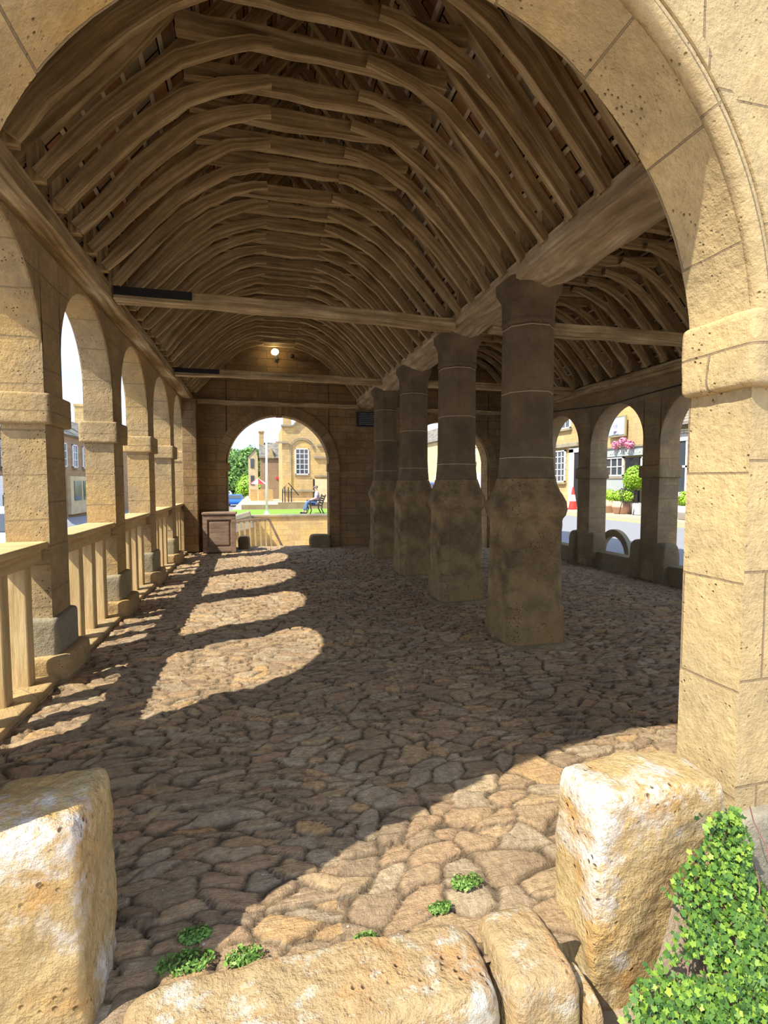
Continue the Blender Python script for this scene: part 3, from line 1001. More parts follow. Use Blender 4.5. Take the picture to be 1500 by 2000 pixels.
ground_stone('kerb_stone', (-.47, 1.50, -.2), (-.36, 1.68, .0), M['cobble'], 'small shaded kerb stone behind the end of the long threshold stone', 5, .015, 9, 17, 30)

# guard stones by the far arch and right wall
ground_stone('guard_stone', (1.22, 12.35, -.1), (1.72, 12.75, .31), M['rock_dark'], 'dark squat guard stone at the right foot of the far arch', 6, .03, 4, 21, 24)
ground_stone('guard_stone', (-.5, 12.55, -.1), (-.22, 12.95, .30), M['rock_dark'], 'dark rounded guard stone beside the panelled chest', 4, .03, 4, 22, 24)
gl = ['left of the second right-hand pier', 'right of the second right-hand pier', 'left of the third right-hand pier', 'right of the third right-hand pier', 'left of the farthest right-hand pier', 'right of the farthest right-hand pier']
q = 0
for (a, b_) in rp[1:]:
    for (ya, yb) in ((b_ - .02, b_ + .20), (a - .24, a + .02)):
        ground_stone('guard_stone', (XR - .09, ya, -.26), (XR + .30, yb, .52), M['rock_dark'], 'rounded dark guard stone standing ' + gl[q], 5, .016, 6, 30 + q, 22, top_soft(.1))
        q += 1
# half ring stone outside
b = MB()
n = 22
R0, R1 = .36, .50
ring = []
for i in range(n + 1):
    a = pi * i / n
    ring.append([(XR + .50 - .0, 9.38 + R1 * cos(a), .02 + R1 * 1.12 * sin(a)), (XR + .62, 9.38 + R1 * cos(a), .02 + R1 * 1.12 * sin(a)), (XR + .62, 9.38 + R0 * cos(a), .02 + R0 * 1.12 * sin(a)), (XR + .50, 9.38 + R0 * cos(a), .02 + R0 * 1.12 * sin(a))])
b.loft(ring)
o = b.build('stone_hoop', M['grey_stone'], bevel=.015)
tag(o, 'grey curved stone hoop standing outside the right-hand arches', 'stone hoop')

# ------------------------------------------------------------------ furniture at the far end
e = empty('wooden_chest', (-.87, 12.0, .02), 'tall panelled brown oak chest standing against the left end of the far wall', 'chest')
x0, x1, y0, y1, z1 = -1.24, -.52, 11.98, 12.40, .90
b = MB(); b.box((x0 + .03, y0 + .03, 0), (x1 - .03, y1, z1 - .03)); under(e, b, 'body', M['panelwood'])
b = MB(); b.box((x0 - .015, y0 - .02, z1 - .03), (x1 + .015, y1 + .01, z1 + .015)); under(e, b, 'lid', M['panelwood'], bevel=.006)
for (a, c) in ((x0, x0 + .1), (x1 - .1, x1)):
    b = MB(); b.box((a, y0, 0), (c, y0 + .05, z1 - .03)); under(e, b, 'stile', M['panelwood'], bevel=.004)
for (a, c) in ((.02, .12), (z1 - .15, z1 - .03)):
    b = MB(); b.box((x0 + .1, y0, a), (x1 - .1, y0 + .045, c)); under(e, b, 'rail', M['panelwood'], bevel=.004)
b = MB(); b.box((x0 + .14, y0 + .012, .16), (x1 - .14, y0 + .06, z1 - .19)); under(e, b, 'panel', M['panelwood'], bevel=.02)

# plaque
e = empty('plaque', (2.68, YF - .02, 3.18), 'dark plaque with rows of pale lettering high on the far wall by the last pillar', 'plaque')
b = MB(); b.box((2.42, YF - .05, 3.0), (2.92, YF - .005, 3.37)); under(e, b, 'board', M['black'], bevel=.005)
rr = random.Random(3)
for r_ in range(7):
    b = MB()
    x = 2.47
    while x < 2.84:
        wd = rr.uniform(.015, .055)
        b.box((x, YF - .053, 3.325 - r_ * .045), (min(x + wd, 2.88), YF - .0495, 3.338 - r_ * .045))
        x += wd + .012
    under(e, b, 'text_line', M['plaque_text'])

# lamp on gable
e = empty('wall_lamp', (.46, YF - .02, 4.60), 'small lit floodlight fixed high on the far gable', 'lamp')
b = MB(); b.box((.43, YF - .05, 4.5), (.49, YF, 4.62)); under(e, b, 'bracket', M['iron'])
b = MB(); b.tube([(.46, YF - .05, 4.58), (.42, YF - .2, 4.68)], .05, 12); under(e, b, 'housing', M['zinc'])
b = MB(); b.tube([(.42, YF - .2, 4.68), (.415, YF - .225, 4.69)], [.09, .075], 14); under(e, b, 'lens', M['lamp'])
ld = bpy.data.lights.new('lamp_glow', 'POINT'); ld.energy = 3; ld.color = (1, .8, .5); ld.shadow_soft_size = .06
lo_ = bpy.data.objects.new('lamp_glow', ld); C.objects.link(lo_); lo_.parent = e; lo_.location = (-.05, -.28, .08)
b = MB(); b.lathe((.83, YF - .12, 4.58), [(0, .03), (.02, .05), (.07, .05), (.09, .02)], 14); b.box((.80, YF - .12, 4.6), (.86, YF, 4.64))
tag(b.build('motion_sensor', M['black']), 'small black sensor on the far gable beside the lit floodlight', 'sensor')


# ------------------------------------------------------------------ ground outside
def ground(name, quads, mat):
    b = MB()
    for P in quads:
        b.face(P)
    return tag(b.build(name, mat), kind='structure')


ground('ground', [[(-9, -8, -.42), (12, -8, -.42), (12, 1.52, -.42), (-9, 1.52, -.42)]], M['pave'])
ground('street', [[(-14, -8, -.36), (-9, -8, -.42), (-9, 1.52, -.42), (-14, 1.52, -.36)], [(-14, 1.52, -.36), (-2.0, 1.52, -.36), (-2.0, 22.5, -.36), (-14, 22.5, -.36)],
                  [(-14, 22.5, -.36), (-1.4, 22.5, -.36), (-1.6, 62, -1.25), (-14, 62, -1.25)], [(-14, 62, -1.25), (-1.6, 62, -1.25), (2, 190, -1.3), (-14, 190, -1.3)]], M['asphalt'])
ground('ground', [[(-2.0, 13.0, -.5), (7.4, 13.0, -.5), (7.4, 22.5, -1.2), (-2.0, 22.5, -1.2)]], M['pave'])
ground('lawn', [[(-1.4, 22.5, .13), (8, 22.5, .13), (8, 27.5, .16), (-1.4, 27.5, .16)]], M['grass'])
ground('ground', [[(-1.5, 27.5, .0), (12.2, 27.5, .0), (12.2, 60, -.15), (-1.8, 60, -.35)], [(-1.8, 60, -.35), (30, 60, -.15), (30, 150, -.9), (-1.6, 150, -.9)]], M['pave'])
ground('street', [[(7.38, -8, -.42), (12.3, -8, .34), (12.3, 60, .34), (7.38, 60, -.42)]], M['asphalt'])
ground('pavement', [[(12.3, -8, .42), (14.2, -8, .48), (14.2, 60, .48), (12.3, 60, .42)], [(12.3, -8, .3), (12.3, -8, .42), (12.3, 60, .42), (12.3, 60, .3)]], M['pave'])
ground('verge', [[(7.4, 1, -.33), (8.3, 1, -.24), (8.3, 22, -.24), (7.4, 22, -.33)]], M['pave'])
b = MB()
for x in (11.95, 12.12):
    z = -.42 + (x - 7.38) / 4.92 * .76 + .006
    b.box((x, -5, z - .02), (x + .07, 58, z + .012))
tag(b.build('road_marking', M['yellowline']), 'double yellow line along the far kerb of the right-hand street', 'road marking')
# retaining wall beyond the far arch
b = MB(); b.box((-1.4, 22.5, -1.4), (8, 22.8, .10)); o = b.build('garden_wall', M['cotswold'])
tag(o, 'sunny yellow stone retaining wall with flat coping beyond the far arch', 'wall')
b = MB(); b.box((-1.45, 22.42, .09), (8.05, 22.85, .19)); b.build('coping', M['grey_stone'], o, bevel=.02)
b = MB()
T = Matrix.Translation((-.95, 22.0, .12)) @ Matrix.Rotation(radians(-16), 4, 'Y')
b.box((-.62, -.35, -.1), (.62, .35, .1), T=T)
b.box((-.5, -.3, -.6), (.6, .3, -.09), T=T)
tag(b.build('stone_slab', M['grey_stone'], bevel=.03), 'sloping grey stone slab at the left end of the retaining wall', 'stone slab')

# wooden stair rail beyond the far arch
e = empty('stair_railing', (.0, 14.6, -.6), 'weathered wooden stair railing with slats outside the far arch', 'railing')
b = MB(); b.sweep([(-.62, 14.4, .52), (-.2, 14.4, .56), (.26, 14.4, .58)], .07, .06, (0, 1, 0)); under(e, b, 'handrail', M['panelwood'])
b = MB(); b.sweep([(.26, 14.4, .58), (.85, 14.4, -.7)], .07, .06, (0, 1, 0)); under(e, b, 'sloping_rail', M['panelwood'])
for k in range(7):
    x = -.5 + k * .14
    b = MB(); b.sweep([(x, 14.4, -.6), (x - .04, 14.4, .54)], .05, .045, (0, 1, 0)); under(e, b, 'baluster', M['rail'])


# ------------------------------------------------------------------ leaves
def leafmesh(name, pts, nrm, size, mat, lobed=False, seed=0, parent=None):
    rs = np.random.RandomState(seed)
    n = len(pts)
    nrm = nrm + rs.normal(0, .45, nrm.shape)
    nrm /= np.linalg.norm(nrm, axis=1)[:, None]
    t = np.cross(nrm, rs.normal(0, 1, nrm.shape)); t /= np.linalg.norm(t, axis=1)[:, None]
    bt_ = np.cross(nrm, t)
    sz = size * rs.uniform(.6, 1.35, n)
    if lobed:
        ang = np.array([0, 26, 62, 95, 138, 180, 222, 265, 298, 334]) * pi / 180
        rad = np.array([1, .62, .9, .6, .75, .35, .75, .6, .9, .62])
    else:
        ang = np.array([0, 90, 180, 270]) * pi / 180
        rad = np.array([1, .5, 1, .5])
    kk = len(ang)
    a = (np.cos(ang) * rad)[None, :, None]
    c = (np.sin(ang) * rad)[None, :, None]
    V = pts[:, None, :] + (t[:, None, :] * a + bt_[:, None, :] * c) * sz[:, None, None]
    V = V + nrm[:, None, :] * (rs.uniform(-.15, .25, (n, kk, 1)) * sz[:, None, None])
    me = bpy.data.meshes.new(name)
    me.vertices.add(n * kk)
    me.vertices.foreach_set('co', V.ravel())
    me.loops.add(n * kk)
    me.loops.foreach_set('vertex_index', np.arange(n * kk, dtype=np.int32))
    me.polygons.add(n)
    me.polygons.foreach_set('loop_start', (np.arange(n) * kk).astype(np.int32))
    me.update(); me.validate()
    tint = np.repeat(np.clip(rs.beta(2.2, 2.2, n), 0, 1), kk)
    at = me.color_attributes.new('tint', 'FLOAT_COLOR', 'POINT')
    at.data.foreach_set('color', np.stack([tint, tint, tint, tint * 0 + 1], 1).ravel())
    me.materials.append(mat)
    o = bpy.data.objects.new(name, me)
    C.objects.link(o)
    if parent: o.parent = parent
    return o


def blob_pts(blobs, n, seed, inner=.8):
    rs = np.random.RandomState(seed)
    P, N = [], []
    tot = sum(r * r for *_, r in blobs)
    for (x, y, z, r) in blobs:
        m_ = int(n * r * r / tot)
        d = rs.normal(0, 1, (m_, 3)); d /= np.linalg.norm(d, axis=1)[:, None]
        rad = r * rs.uniform(inner, 1.05, m_) * (1 + fbm(d * 3 + seed, seed, 3) * .5)
        P.append(np.array([x, y, z]) + d * rad[:, None]); N.append(d)
    return np.concatenate(P), np.concatenate(N)


def tree(name, loc, blobs, n, size, mat, label, cat, trunk=.2, base=0, seed=1, group=None, trunkmat='oak_dark'):
    e = empty(name, loc, label, cat, group)
    P, N = blob_pts(blobs, n, seed)
    leafmesh('foliage', P, N, size, mat, seed=seed, parent=e)
    b = MB()
    for (x, y, z, r) in blobs:
        b.lathe((x, y, z), [(-r * .72, r * .2), (-r * .4, r * .62), (0, r * .76), (r * .4, r * .62), (r * .72, r * .2)], 10)
    b.build('inner_foliage', M['dark_leaf'], e, smooth=True)
    if trunk:
        top = min(bb[2] for bb in blobs)
        b = MB(); b.tube([(blobs[0][0], blobs[0][1], base), (blobs[0][0] + .1 * trunk, blobs[0][1], (base + top) / 2), (blobs[0][0], blobs[0][1], top + .1)], [trunk * 1.2, trunk, trunk * .7], 8)
        b.build('trunk', M[trunkmat], e)
    return e


M['dark_leaf'] = plain('shaded_leaf_mass', (.06, .12, .03), .9)
rt = random.Random(4)
for k, (x, y, h, r) in enumerate([(-13, 96, 9, 6), (-6.5, 100, 8.2, 5.5), (-1.5, 104, 8.4, 5.0)]):
    bl = [(rt.uniform(-r, r) * .6, rt.uniform(-2, 2), h * f + 1.4, r * g) for f, g in ((.75, .42), (.62, .5), (.45, .55), (.5, .5), (.3, .6), (.25, .55), (.66, .45))]
    tree('tree', (x, y, -1.2), bl, 9000, .32, M['leaf'], ['tall leafy tree at the left edge of the far arch view', 'tall leafy tree in the middle of the distant wood', 'leafy tree rising behind the distant gable'][k], 'tree', .4, 0, 30 + k, 'distant trees beyond the street')
tree('bush', (-1.6, 80, -1.2), [(0, 0, 2.2, 1.7), (1.3, .3, 2.0, 1.6), (-.9, 0, 1.4, 1.0), (2.3, 0, 1.2, 1.2)], 4000, .16, M['leaf_bright'], 'bright green bush beyond the parked cars in the far arch view', 'bush', 0, 0, 41)

# ------------------------------------------------------------------ ivy and weeds
rs = np.random.RandomState(11)
n = 60000
X_ = rs.uniform(.85, 2.25, n)
Z_ = rs.uniform(-.46, .47, n)
dz_ = np.clip((.40 - Z_) / .8, 0, 1)
lim = np.interp(Z_, [-.46, -.2, 0, .10, .19, .28, .36, .46], [.75, .80, .84, .87, .90, .945, 1.0, 1.04]) * (1.385 - .42 * dz_ ** 1.1) + (vn(np.stack([Z_ * 14, X_ * 0, X_ * 0], 1), 3) - .5) * .22
limr = np.interp(Z_, [-.46, .02, .12, .2, .46], [2.3, 2.3, 1.78, 1.68, 1.60])
dens = fbm(np.stack([X_ * 9, Z_ * 9, Z_ * 0], 1), 5, 3)
keep = (X_ > lim) & (X_ < limr) & (dens > -.15)
# thinner towards its left edge and where lichen shows
keep &= rs.uniform(0, 1, n) < np.clip((X_ - lim) * 5 + .12, 0, 1)
X_, Z_ = X_[keep][:15000], Z_[keep][:15000]
d_ = np.clip((.40 - Z_) / .8, 0, 1)
Y_ = 1.385 - .42 * d_ ** 1.1 - np.clip(vn(np.stack([X_ * 8, Z_ * 8, X_ * 0], 1), 8), 0, 1) * .06 - rs.uniform(0, .03, len(X_))
Y_ -= np.where(X_ > 1.62, -.05, 0)
iv = empty('ivy_plant', (1.45, 1.25, -.4), 'dense bright green ivy climbing between the right guard stone and the near pier', 'ivy')
P = np.stack([X_, Y_, Z_], 1) - np.array([1.45, 1.25, -.4])
o = leafmesh('foliage', P, np.tile([-.1, -1., .75], (len(P), 1)), .0115, M['ivy'], True, 5, iv)
b = MB()
for k in range(34):
    z = rt.uniform(-.4, .0)
    x = 1.12 + .35 * (z + .4) + k * .016 + rt.uniform(0, .05)
    path = []
    for j in range(7):
        d = min(1, max(0, (.4 - z) / .8))
        path.append((x - 1.45, 1.385 - .42 * d ** 1.1 - .01 - 1.25, z + .4))
        x += rt.uniform(-.03, .06); z += rt.uniform(.02, .09)
        if z > .44: z = .44
    b.tube(path, .0022, 5)
M['stem'] = plain('reddish_stems', (.22, .10, .09), .8)
b.build('stems', M['stem'], iv)
b = MB()
nn = 14
for i in range(nn):
    for j in range(nn):
        def q(i, j):
            z = -.46 + .70 * j / nn
            l = float(np.interp(z, [-.46, -.2, 0, .10, .19, .30], [.84, .96, 1.12, 1.24, 1.32, 1.40]))
            x = l + (1.62 + max(0, .05 - z) * 1.4 - l) * i / nn
            return (x - 1.45, 1.415 - .40 * max(0, (.40 - z) / .8) ** 1.1 - 1.25, z + .4)
        b.face([q(i, j), q(i + 1, j), q(i + 1, j + 1), q(i, j + 1)])
b.build('root_mat', M['dirt'], iv, smooth=True)
# earth bank below the ivy
ground('ground', [[(.6, .55, -.43), (2.6, .55, -.43), (2.6, 1.52, -.20), (.6, 1.52, -.20)]], M['dirt'])


def tuft(x, y, r, n, label, seed, z=.0):
    rs = np.random.RandomState(seed)
    a = rs.uniform(0, 2 * pi, n); q = r * np.sqrt(rs.uniform(0, 1, n))
    P = np.stack([q * np.cos(a) * 1.3, q * np.sin(a) * .7, rs.uniform(.0, .016, n)], 1)
    N = np.stack([np.cos(a) * .6, np.sin(a) * .6, rs.uniform(.3, 1, n)], 1)
    o = leafmesh('weed', P, N, .008, M['weed'], False, seed)
    o.location = (x, y, z)
    return tag(o, label, 'weed')


tuft(-.24, 1.80, .045, 420, 'green weed patch in the shaded joints behind the long threshold stone', 1)
tuft(-.26, 1.70, .07, 420, 'low strip of weeds at the left end of the long threshold stone', 2)
tuft(-.07, 1.665, .05, 330, 'sunlit weed tuft behind the middle of the long threshold stone', 3, .01)
tuft(.78, 1.78, .05, 400, 'leafy weed growing in the sunny cobbles, farthest right', 4, .01)
tuft(.64, 1.70, .035, 260, 'small weed in the sunny cobbles just left of the leafy one', 5)
tuft(.34, 1.64, .03, 200, 'tiny weed against the rear edge of the long threshold stone', 6)


# ------------------------------------------------------------------ houses
def win(e, plane, u0, u1, z0, z1, nx, ny, axis, sgn, fm='white', depth=.06, t=.05):
    """window frame with glass in a wall; axis 'x' => wall plane at x, u runs along y"""
    def bx(b, a0, a1, c0, c1, d0, d1):
        lo, hi = sorted((plane + sgn * d0, plane + sgn * d1))
        if axis == 'x': b.box((lo, a0, c0), (hi, a1, c1))
        else: b.box((a0, lo, c0), (a1, hi, c1))
    b = MB()
    for (a0, a1, c0, c1) in ((u0, u0 + t, z0, z1), (u1 - t, u1, z0, z1), (u0, u1, z0, z0 + t), (u0, u1, z1 - t, z1)):
        bx(b, a0, a1, c0, c1, -.02, depth)
    for k in range(1, nx):
        u = u0 + (u1 - u0) * k / nx
        bx(b, u - t * .3, u + t * .3, z0, z1, -.01, depth * .6)
    for k in range(1, ny):
        z = z0 + (z1 - z0) * k / ny
        bx(b, u0, u1, z - t * .3, z + t * .3, -.01, depth * .6)
    f = under(e, b, 'window', M[fm])
    b = MB(); bx(b, u0 + .01, u1 - .01, z0 + .01, z1 - .01, -.03, .012)
    g = b.build('pane', M['glass'], f)
    g.data.transform(Matrix.Translation(-e.location))
    b = MB(); bx(b, u0 - .06, u1 + .06, z0 - .1, z0, -.02, .1); under(e, b, 'window_sill', M['grey_stone'])
    return f


def house_x(x, y0, y1, zb, zt, wallmat, label, sgn=-1, ridge=1.9, deep=6, chims=()):
    e = empty('house', (x, (y0 + y1) / 2, zb), label, 'house')
    b = MB()
    lo, hi = sorted((x, x - sgn * deep))
    b.box((lo, y0, zb - .6), (hi, y1, zt)); under(e, b, 'walls', M[wallmat])
    b = MB()
    xm = (lo + hi) / 2
    P = lambda xx, yy, zz: (xx, yy, zz)
    sl = sqrt((deep / 2) ** 2 + ridge ** 2)
    for (xa, xb) in ((lo - .25, xm), (hi + .25, xm)):
        b.face([P(xa, y0, zt - .1), P(xa, y1, zt - .1), P(xb, y1, zt + ridge), P(xb, y0, zt + ridge)], [(y0, 0), (y1, 0), (y1, sl), (y0, sl)])
    for yy in (y0, y1):
        b.face([P(lo - .25, yy, zt - .1), P(hi + .25, yy, zt - .1), P(xm, yy, zt + ridge)])
    under(e, b, 'roof', M['roof'])
    b = MB(); fx = sorted((x + sgn * .12, x)); b.box((fx[0], y0, zt - .16), (fx[1], y1, zt - .02)); under(e, b, 'eaves_gutter', M['grey_stone'])
    for (cy, cz) in chims:
        b = MB(); b.box((xm - .45, cy - .55, zt + .2), (xm + .45, cy + .55, cz)); b.box((xm - .52, cy - .62, cz - .2), (xm + .52, cy + .62, cz)); under(e, b, 'chimney', M['cotswold'])
    return e


# right-hand street
G = .47
h = house_x(14, 7.0, 15.2, G, 3.62, 'cotswold', 'yellow stone shop with tall white bay window, seen through the nearest right arch')
win(h, 13.75, 12.9, 14.75, 1.15, 3.1, 2, 2, 'x', -1, t=.12)
b = MB(); b.box((13.75, 12.8, 1.02), (14.0, 14.85, 3.22)); under(h, b, 'bay_frame', M['white'])
b = MB(); b.box((13.6, 12.6, 3.22), (14.0, 15.0, 3.34)); under(h, b, 'bay_canopy', M['roof'])
h = house_x(14, 15.22, 19.3, G, 5.4, 'cotswold', 'stone shop with grey signboard and hanging picture sign', chims=((17, 8),))
b = MB(); b.box((13.86, 15.7, 2.62), (14, 18.9, 2.95)); o = under(h, b, 'signboard', M['grey_paint'], bevel=.01)
rr = random.Random(8)
yy = 16.1
while yy < 18.5:
    wd = rr.uniform(.06, .12)
    if rr.random() > .18:
        b = MB()
        zz = rr.choice((2.72, 2.78, 2.835))
        b.box((13.85, yy, 2.72), (13.862, yy + wd * .35, 2.86)); b.box((13.85, yy, zz), (13.862, yy + wd, zz + .03))
        under(h, b, 'sign_letter', M['white'])
    yy += wd + .05
b = MB(); b.box((13.8, 15.6, 2.95), (14, 19.0, 3.02)); under(h, b, 'sign_cornice', M['grey_stone'])
win(h, 13.96, 17.05, 18.85, 1.85, 2.6, 5, 2, 'x', -1, 'white')
b = MB(); b.box((13.9, 17.0, .5), (14, 18.9, 1.78)); under(h, b, 'stall_riser', M['grey_paint'], bevel=.01)
b = MB(); b.box((13.93, 16.2, .5), (14, 16.95, 2.55)); under(h, b, 'door', M['iron'])
win(h, 13.96, 15.5, 16.1, 1.6, 2.55, 2, 2, 'x', -1, 'white')
e = empty('hanging_sign', (13.8, 17.3, 3.8), 'pale blue picture sign with dark frame on the stone shop wall', 'sign')
b = MB(); b.box((13.82, 16.85, 3.4), (13.88, 17.85, 4.2)); under(e, b, 'frame', M['grey_stone'])
b = MB(); b.box((13.80, 16.92, 3.47), (13.83, 17.78, 4.13)); under(e, b, 'panel', M['signblue'])
b = MB(); b.lathe((13.79, 17.38, 3.62), [(0, .1), (.1, .06), (.25, .1), (.33, .03)], 10); b.box((13.78, 17.2, 3.5), (13.8, 17.6, 3.6)); under(e, b, 'painted_figure', M['shirt'])
P, N = blob_pts([(0, 0, 0, .16), (.05, .45, -.1, .16), (-.02, -.4, -.14, .15)], 900, 5)
e = empty('hanging_basket', (13.72, 16.85, 3.16), 'pink trailing flowers hanging above the grey signboard', 'flowers')
M['petal'] = leafmat('pink_petals', (.45, .08, .16), (.72, .25, .40), (.85, .6, .65))
leafmesh('blossom', P, N, .05, M['petal'], seed=4, parent=e)
h = house_x(14, 19.32, 27.4, G, 6.0, 'cotswold', 'yellow stone house with white sash window and white doorway', chims=((22, 9),))
win(h, 13.96, 20.95, 22.2, 1.62, 3.1, 4, 5, 'x', -1)
win(h, 13.96, 20.6, 21.8, 4.1, 5.3, 3, 3, 'x', -1)
b = MB(); b.box((13.8, 19.9, 3.22), (14, 23.2, 3.4)); under(h, b, 'string_course', M['grey_stone'], bevel=.02)
b = MB(); b.box((13.9, 20.28, .48), (14, 20.62, 3.1)); b.box((13.9, 19.55, .48), (14, 19.75, 3.1)); b.box((13.9, 19.55, 2.95), (14, 20.62, 3.15)); under(h, b, 'door_surround', M['white'])
b = MB(); b.box((13.95, 19.75, .48), (14.0, 20.28, 2.95)); under(h, b, 'door', M['iron'])
h = house_x(14, 27.42, 54, .3, 4.98, 'cotswold_pale', 'long cream house beyond the pillars, seen through the second far arch')
for q in (31, 36, 41):
    win(h, 13.96, q, q + 1.0, 2.9, 3.9, 2, 2, 'x', -1)

# left-hand street
h = house_x(-12, 34.5, 62, -.7, 4.75, 'cotswold_brown', 'brown stone house with tall chimneys beyond the left arches', 1, chims=((36.4, 8.6), (40.3, 8.3), (50, 8.4)))
for q in (35.6, 37.6, 39.6, 42, 45):
    win(h, -11.96, q, q + .9, 2.6, 4.1, 2, 3, 'x', 1)
b = MB(); b.box((-12, 36.6, -.5), (-11.8, 41.5, 2.0)); under(h, b, 'shopfront', M['cotswold_pale'])
b = MB(); b.box((-11.82, 37.2, .4), (-11.76, 38.6, 1.7)); under(h, b, 'shop_window', M['glass'])
b = MB(); b.box((-11.82, 39.0, .4), (-11.76, 40.6, 1.7)); under(h, b, 'shop_window', M['glass'])
h = house_x(-12, 18, 34.4, -.5, 4.3, 'cotswold_brown', 'brown stone house with white shopfront behind the nearest left arch', 1)
b = MB(); b.box((-12, 26.5, -.5), (-11.8, 30.6, 1.9)); under(h, b, 'shopfront', M['white'])
b = MB(); b.box((-11.82, 27.6, -.3), (-11.76, 28.3, 1.0)); under(h, b, 'shop_window', M['glass'])
b = MB(); b.box((-11.82, 29.0, -.3), (-11.76, 30.2, 1.0)); under(h, b, 'shop_window', M['glass'])
b = MB(); b.lathe((-11.78, 28.1, 1.35), [(0, .04), (.08, .12), (.22, .05), (.3, .09)], 8); under(h, b, 'sign_emblem', M['carblue'])
win(h, -11.96, 24.5, 25.6, 2.3, 3.7, 3, 3, 'x', 1)
win(h, -11.96, 28.0, 29.1, 2.3, 3.7, 3, 3, 'x', 1)

# town hall beyond the lawn
e = empty('town_hall', (9, 46, -.2), 'golden stone hall with gable and tall arched white sash window beyond the far arch', 'building')
b = MB()
prof = [(2.07, -.4), (30, -.4), (30, 6.6), (10.2, 6.6), (9.3, 7.4), (6.4, 10.2), (3.5, 7.35), (3.18, 6.75), (2.9, 6.55), (2.07, 6.55)]
prof = [(2.07, -.4), (13, -.4), (13, 5.0), (9.4, 5.0), (8.6, 5.6), (6.4, 9.9), (3.35, 6.95), (3.05, 6.55), (2.07, 6.55)]
f_ = [(x, 46, z) for x, z in prof]
g_ = [(x, 54, z) for x, z in prof]
b.face(f_, [(x, z) for x, z in prof])
for i in range(len(prof)):
    j = (i + 1) % len(prof)
    b.face([f_[i], f_[j], g_[j], g_[i]])
under(e, b, 'walls', M['cotswold'], merge=False)
b = MB()
cp = [(2.0, 6.58), (3.05, 6.58), (3.35, 6.98), (6.4, 9.95), (8.65, 5.65)]
for a, c in zip(cp, cp[1:]):
    b.sweep([(a[0], 46, a[1] + .04), (c[0], 46, c[1] + .04)], .5, .14, (0, 1, 0))
under(e, b, 'gable_coping', M['grey_stone'])
b = MB(); b.box((2.2, 46.2, 6.6), (2.95, 46.95, 7.9)); b.box((2.12, 46.1, 7.7), (3.03, 47.05, 7.9)); under(e, b, 'chimney', M['cotswold'])
win(e, 45.97, 3.22, 4.43, 2.3, 4.62, 3, 5, 'y', -1, t=.08)
b = MB()
for R, rr_ in ((.98, .05), (1.12, .04)):
    ap = [(3.82 - R, 45.93, 1.0 if R < 1 else 4.5)] + [(3.82 - R * cos(pi * k / 20), 45.93, 4.55 + R * .9 * sin(pi * k / 20)) for k in range(21)]
    b.tube(ap, rr_, 6)
under(e, b, 'window_hood', M['grey_stone'])
b = MB()
for (x0, x1, z) in ((4.9, 12, 3.75), (4.9, 12, 2.1), (2.07, 4.9, .75), (1.5, 2.6, 5.05)):
    b.box((x0, 45.8, z), (x1, 46, z + .16))
under(e, b, 'string_course', M['grey_stone'])
b = MB(); b.sweep([(5.2, 45.9, 4.9), (7.0, 45.9, 4.9), (8.0, 45.9, 6.2)], .2, .16, (0, 1, 0)); under(e, b, 'valley_coping', M['grey_stone'])
b = MB(); b.tube([(4.85, 45.9, -.2), (4.85, 45.9, 1.9)], .07, 8); under(e, b, 'drainpipe', M['iron'])
b = MB(); b.box((4.95, 45.6, -.4), (12, 46, 1.9)); under(e, b, 'pale_lower_wall', M['cotswold_pale'])
e = empty('step_handrail', (2.6, 43.5, -.2), 'black iron handrail on steps before the golden hall', 'handrail')
b = MB(); b.tube([(1.95, 43.5, -.2), (1.95, 43.5, 1.0), (2.45, 43.5, 1.55), (3.3, 43.5, .5)], .045, 6); under(e, b, 'rail', M['iron'])
for q in (2.15, 2.45, 2.7):
    b = MB(); b.tube([(q, 43.5, -.25), (q, 43.5, 1.2 if q < 2.6 else 1.1)], .045, 6); under(e, b, 'post', M['iron'])
b = MB(); b.box((1.0, 27.6, -.2), (8, 27.95, .52)); b.box((-.9, 27.6, -.2), (1.0, 27.95, .40)); o = b.build('garden_wall', M['cotswold_brown'])
tag(o, 'low brown stone wall along the back of the lawn behind the bench', 'wall')

e = empty('house', (1.6, 58, -.3), 'older grey-brown stone house with slate roof just left of the golden hall', 'house')
b = MB(); b.box((.2, 58, -.8), (3.2, 66, 4.4)); under(e, b, 'walls', M['cotswold_brown'])
b = MB(); sl = 3.2
b.face([(.1, 57.8, 4.3), (3.2, 57.8, 4.3), (3.2, 60.5, 6.2), (.1, 60.5, 6.2)], [(0, 0), (3, 0), (3, sl), (0, sl)]); b.face([(.1, 57.8, 4.3), (.1, 60.5, 6.2), (.1, 63, 4.3)])
under(e, b, 'roof', M['roof'])
b = MB(); b.face([(1.0, 57.9, 4.2), (1.8, 57.9, 4.2), (1.4, 57.9, 5.5)]); b.face([(1.0, 57.9, 4.2), (1.4, 57.9, 5.5), (1.4, 60, 5.5)]); b.face([(1.8, 57.9, 4.2), (1.4, 60, 5.5), (1.4, 57.9, 5.5)])
under(e, b, 'dormer', M['cotswold'])
b = MB(); b.box((.12, 60.1, 5.8), (.66, 60.8, 7.5)); b.box((.05, 60.0, 7.35), (.73, 60.9, 7.5)); under(e, b, 'chimney', M['cotswold'])
b = MB(); b.box((1.9, 57.85, 1.95), (2.8, 57.98, 2.2)); under(e, b, 'sign', M['red'])
e = empty('house', (-.6, 62, -.8), 'narrow cream gabled house at the left end of the distant row', 'house')
b = MB(); b.box((-1.15, 62, -1.3), (-.05, 70, 4.6)); b.face([(-1.15, 62, 4.6), (-.05, 62, 4.6), (-.3, 62, 5.6)]); under(e, b, 'walls', M['cotswold_pale'])
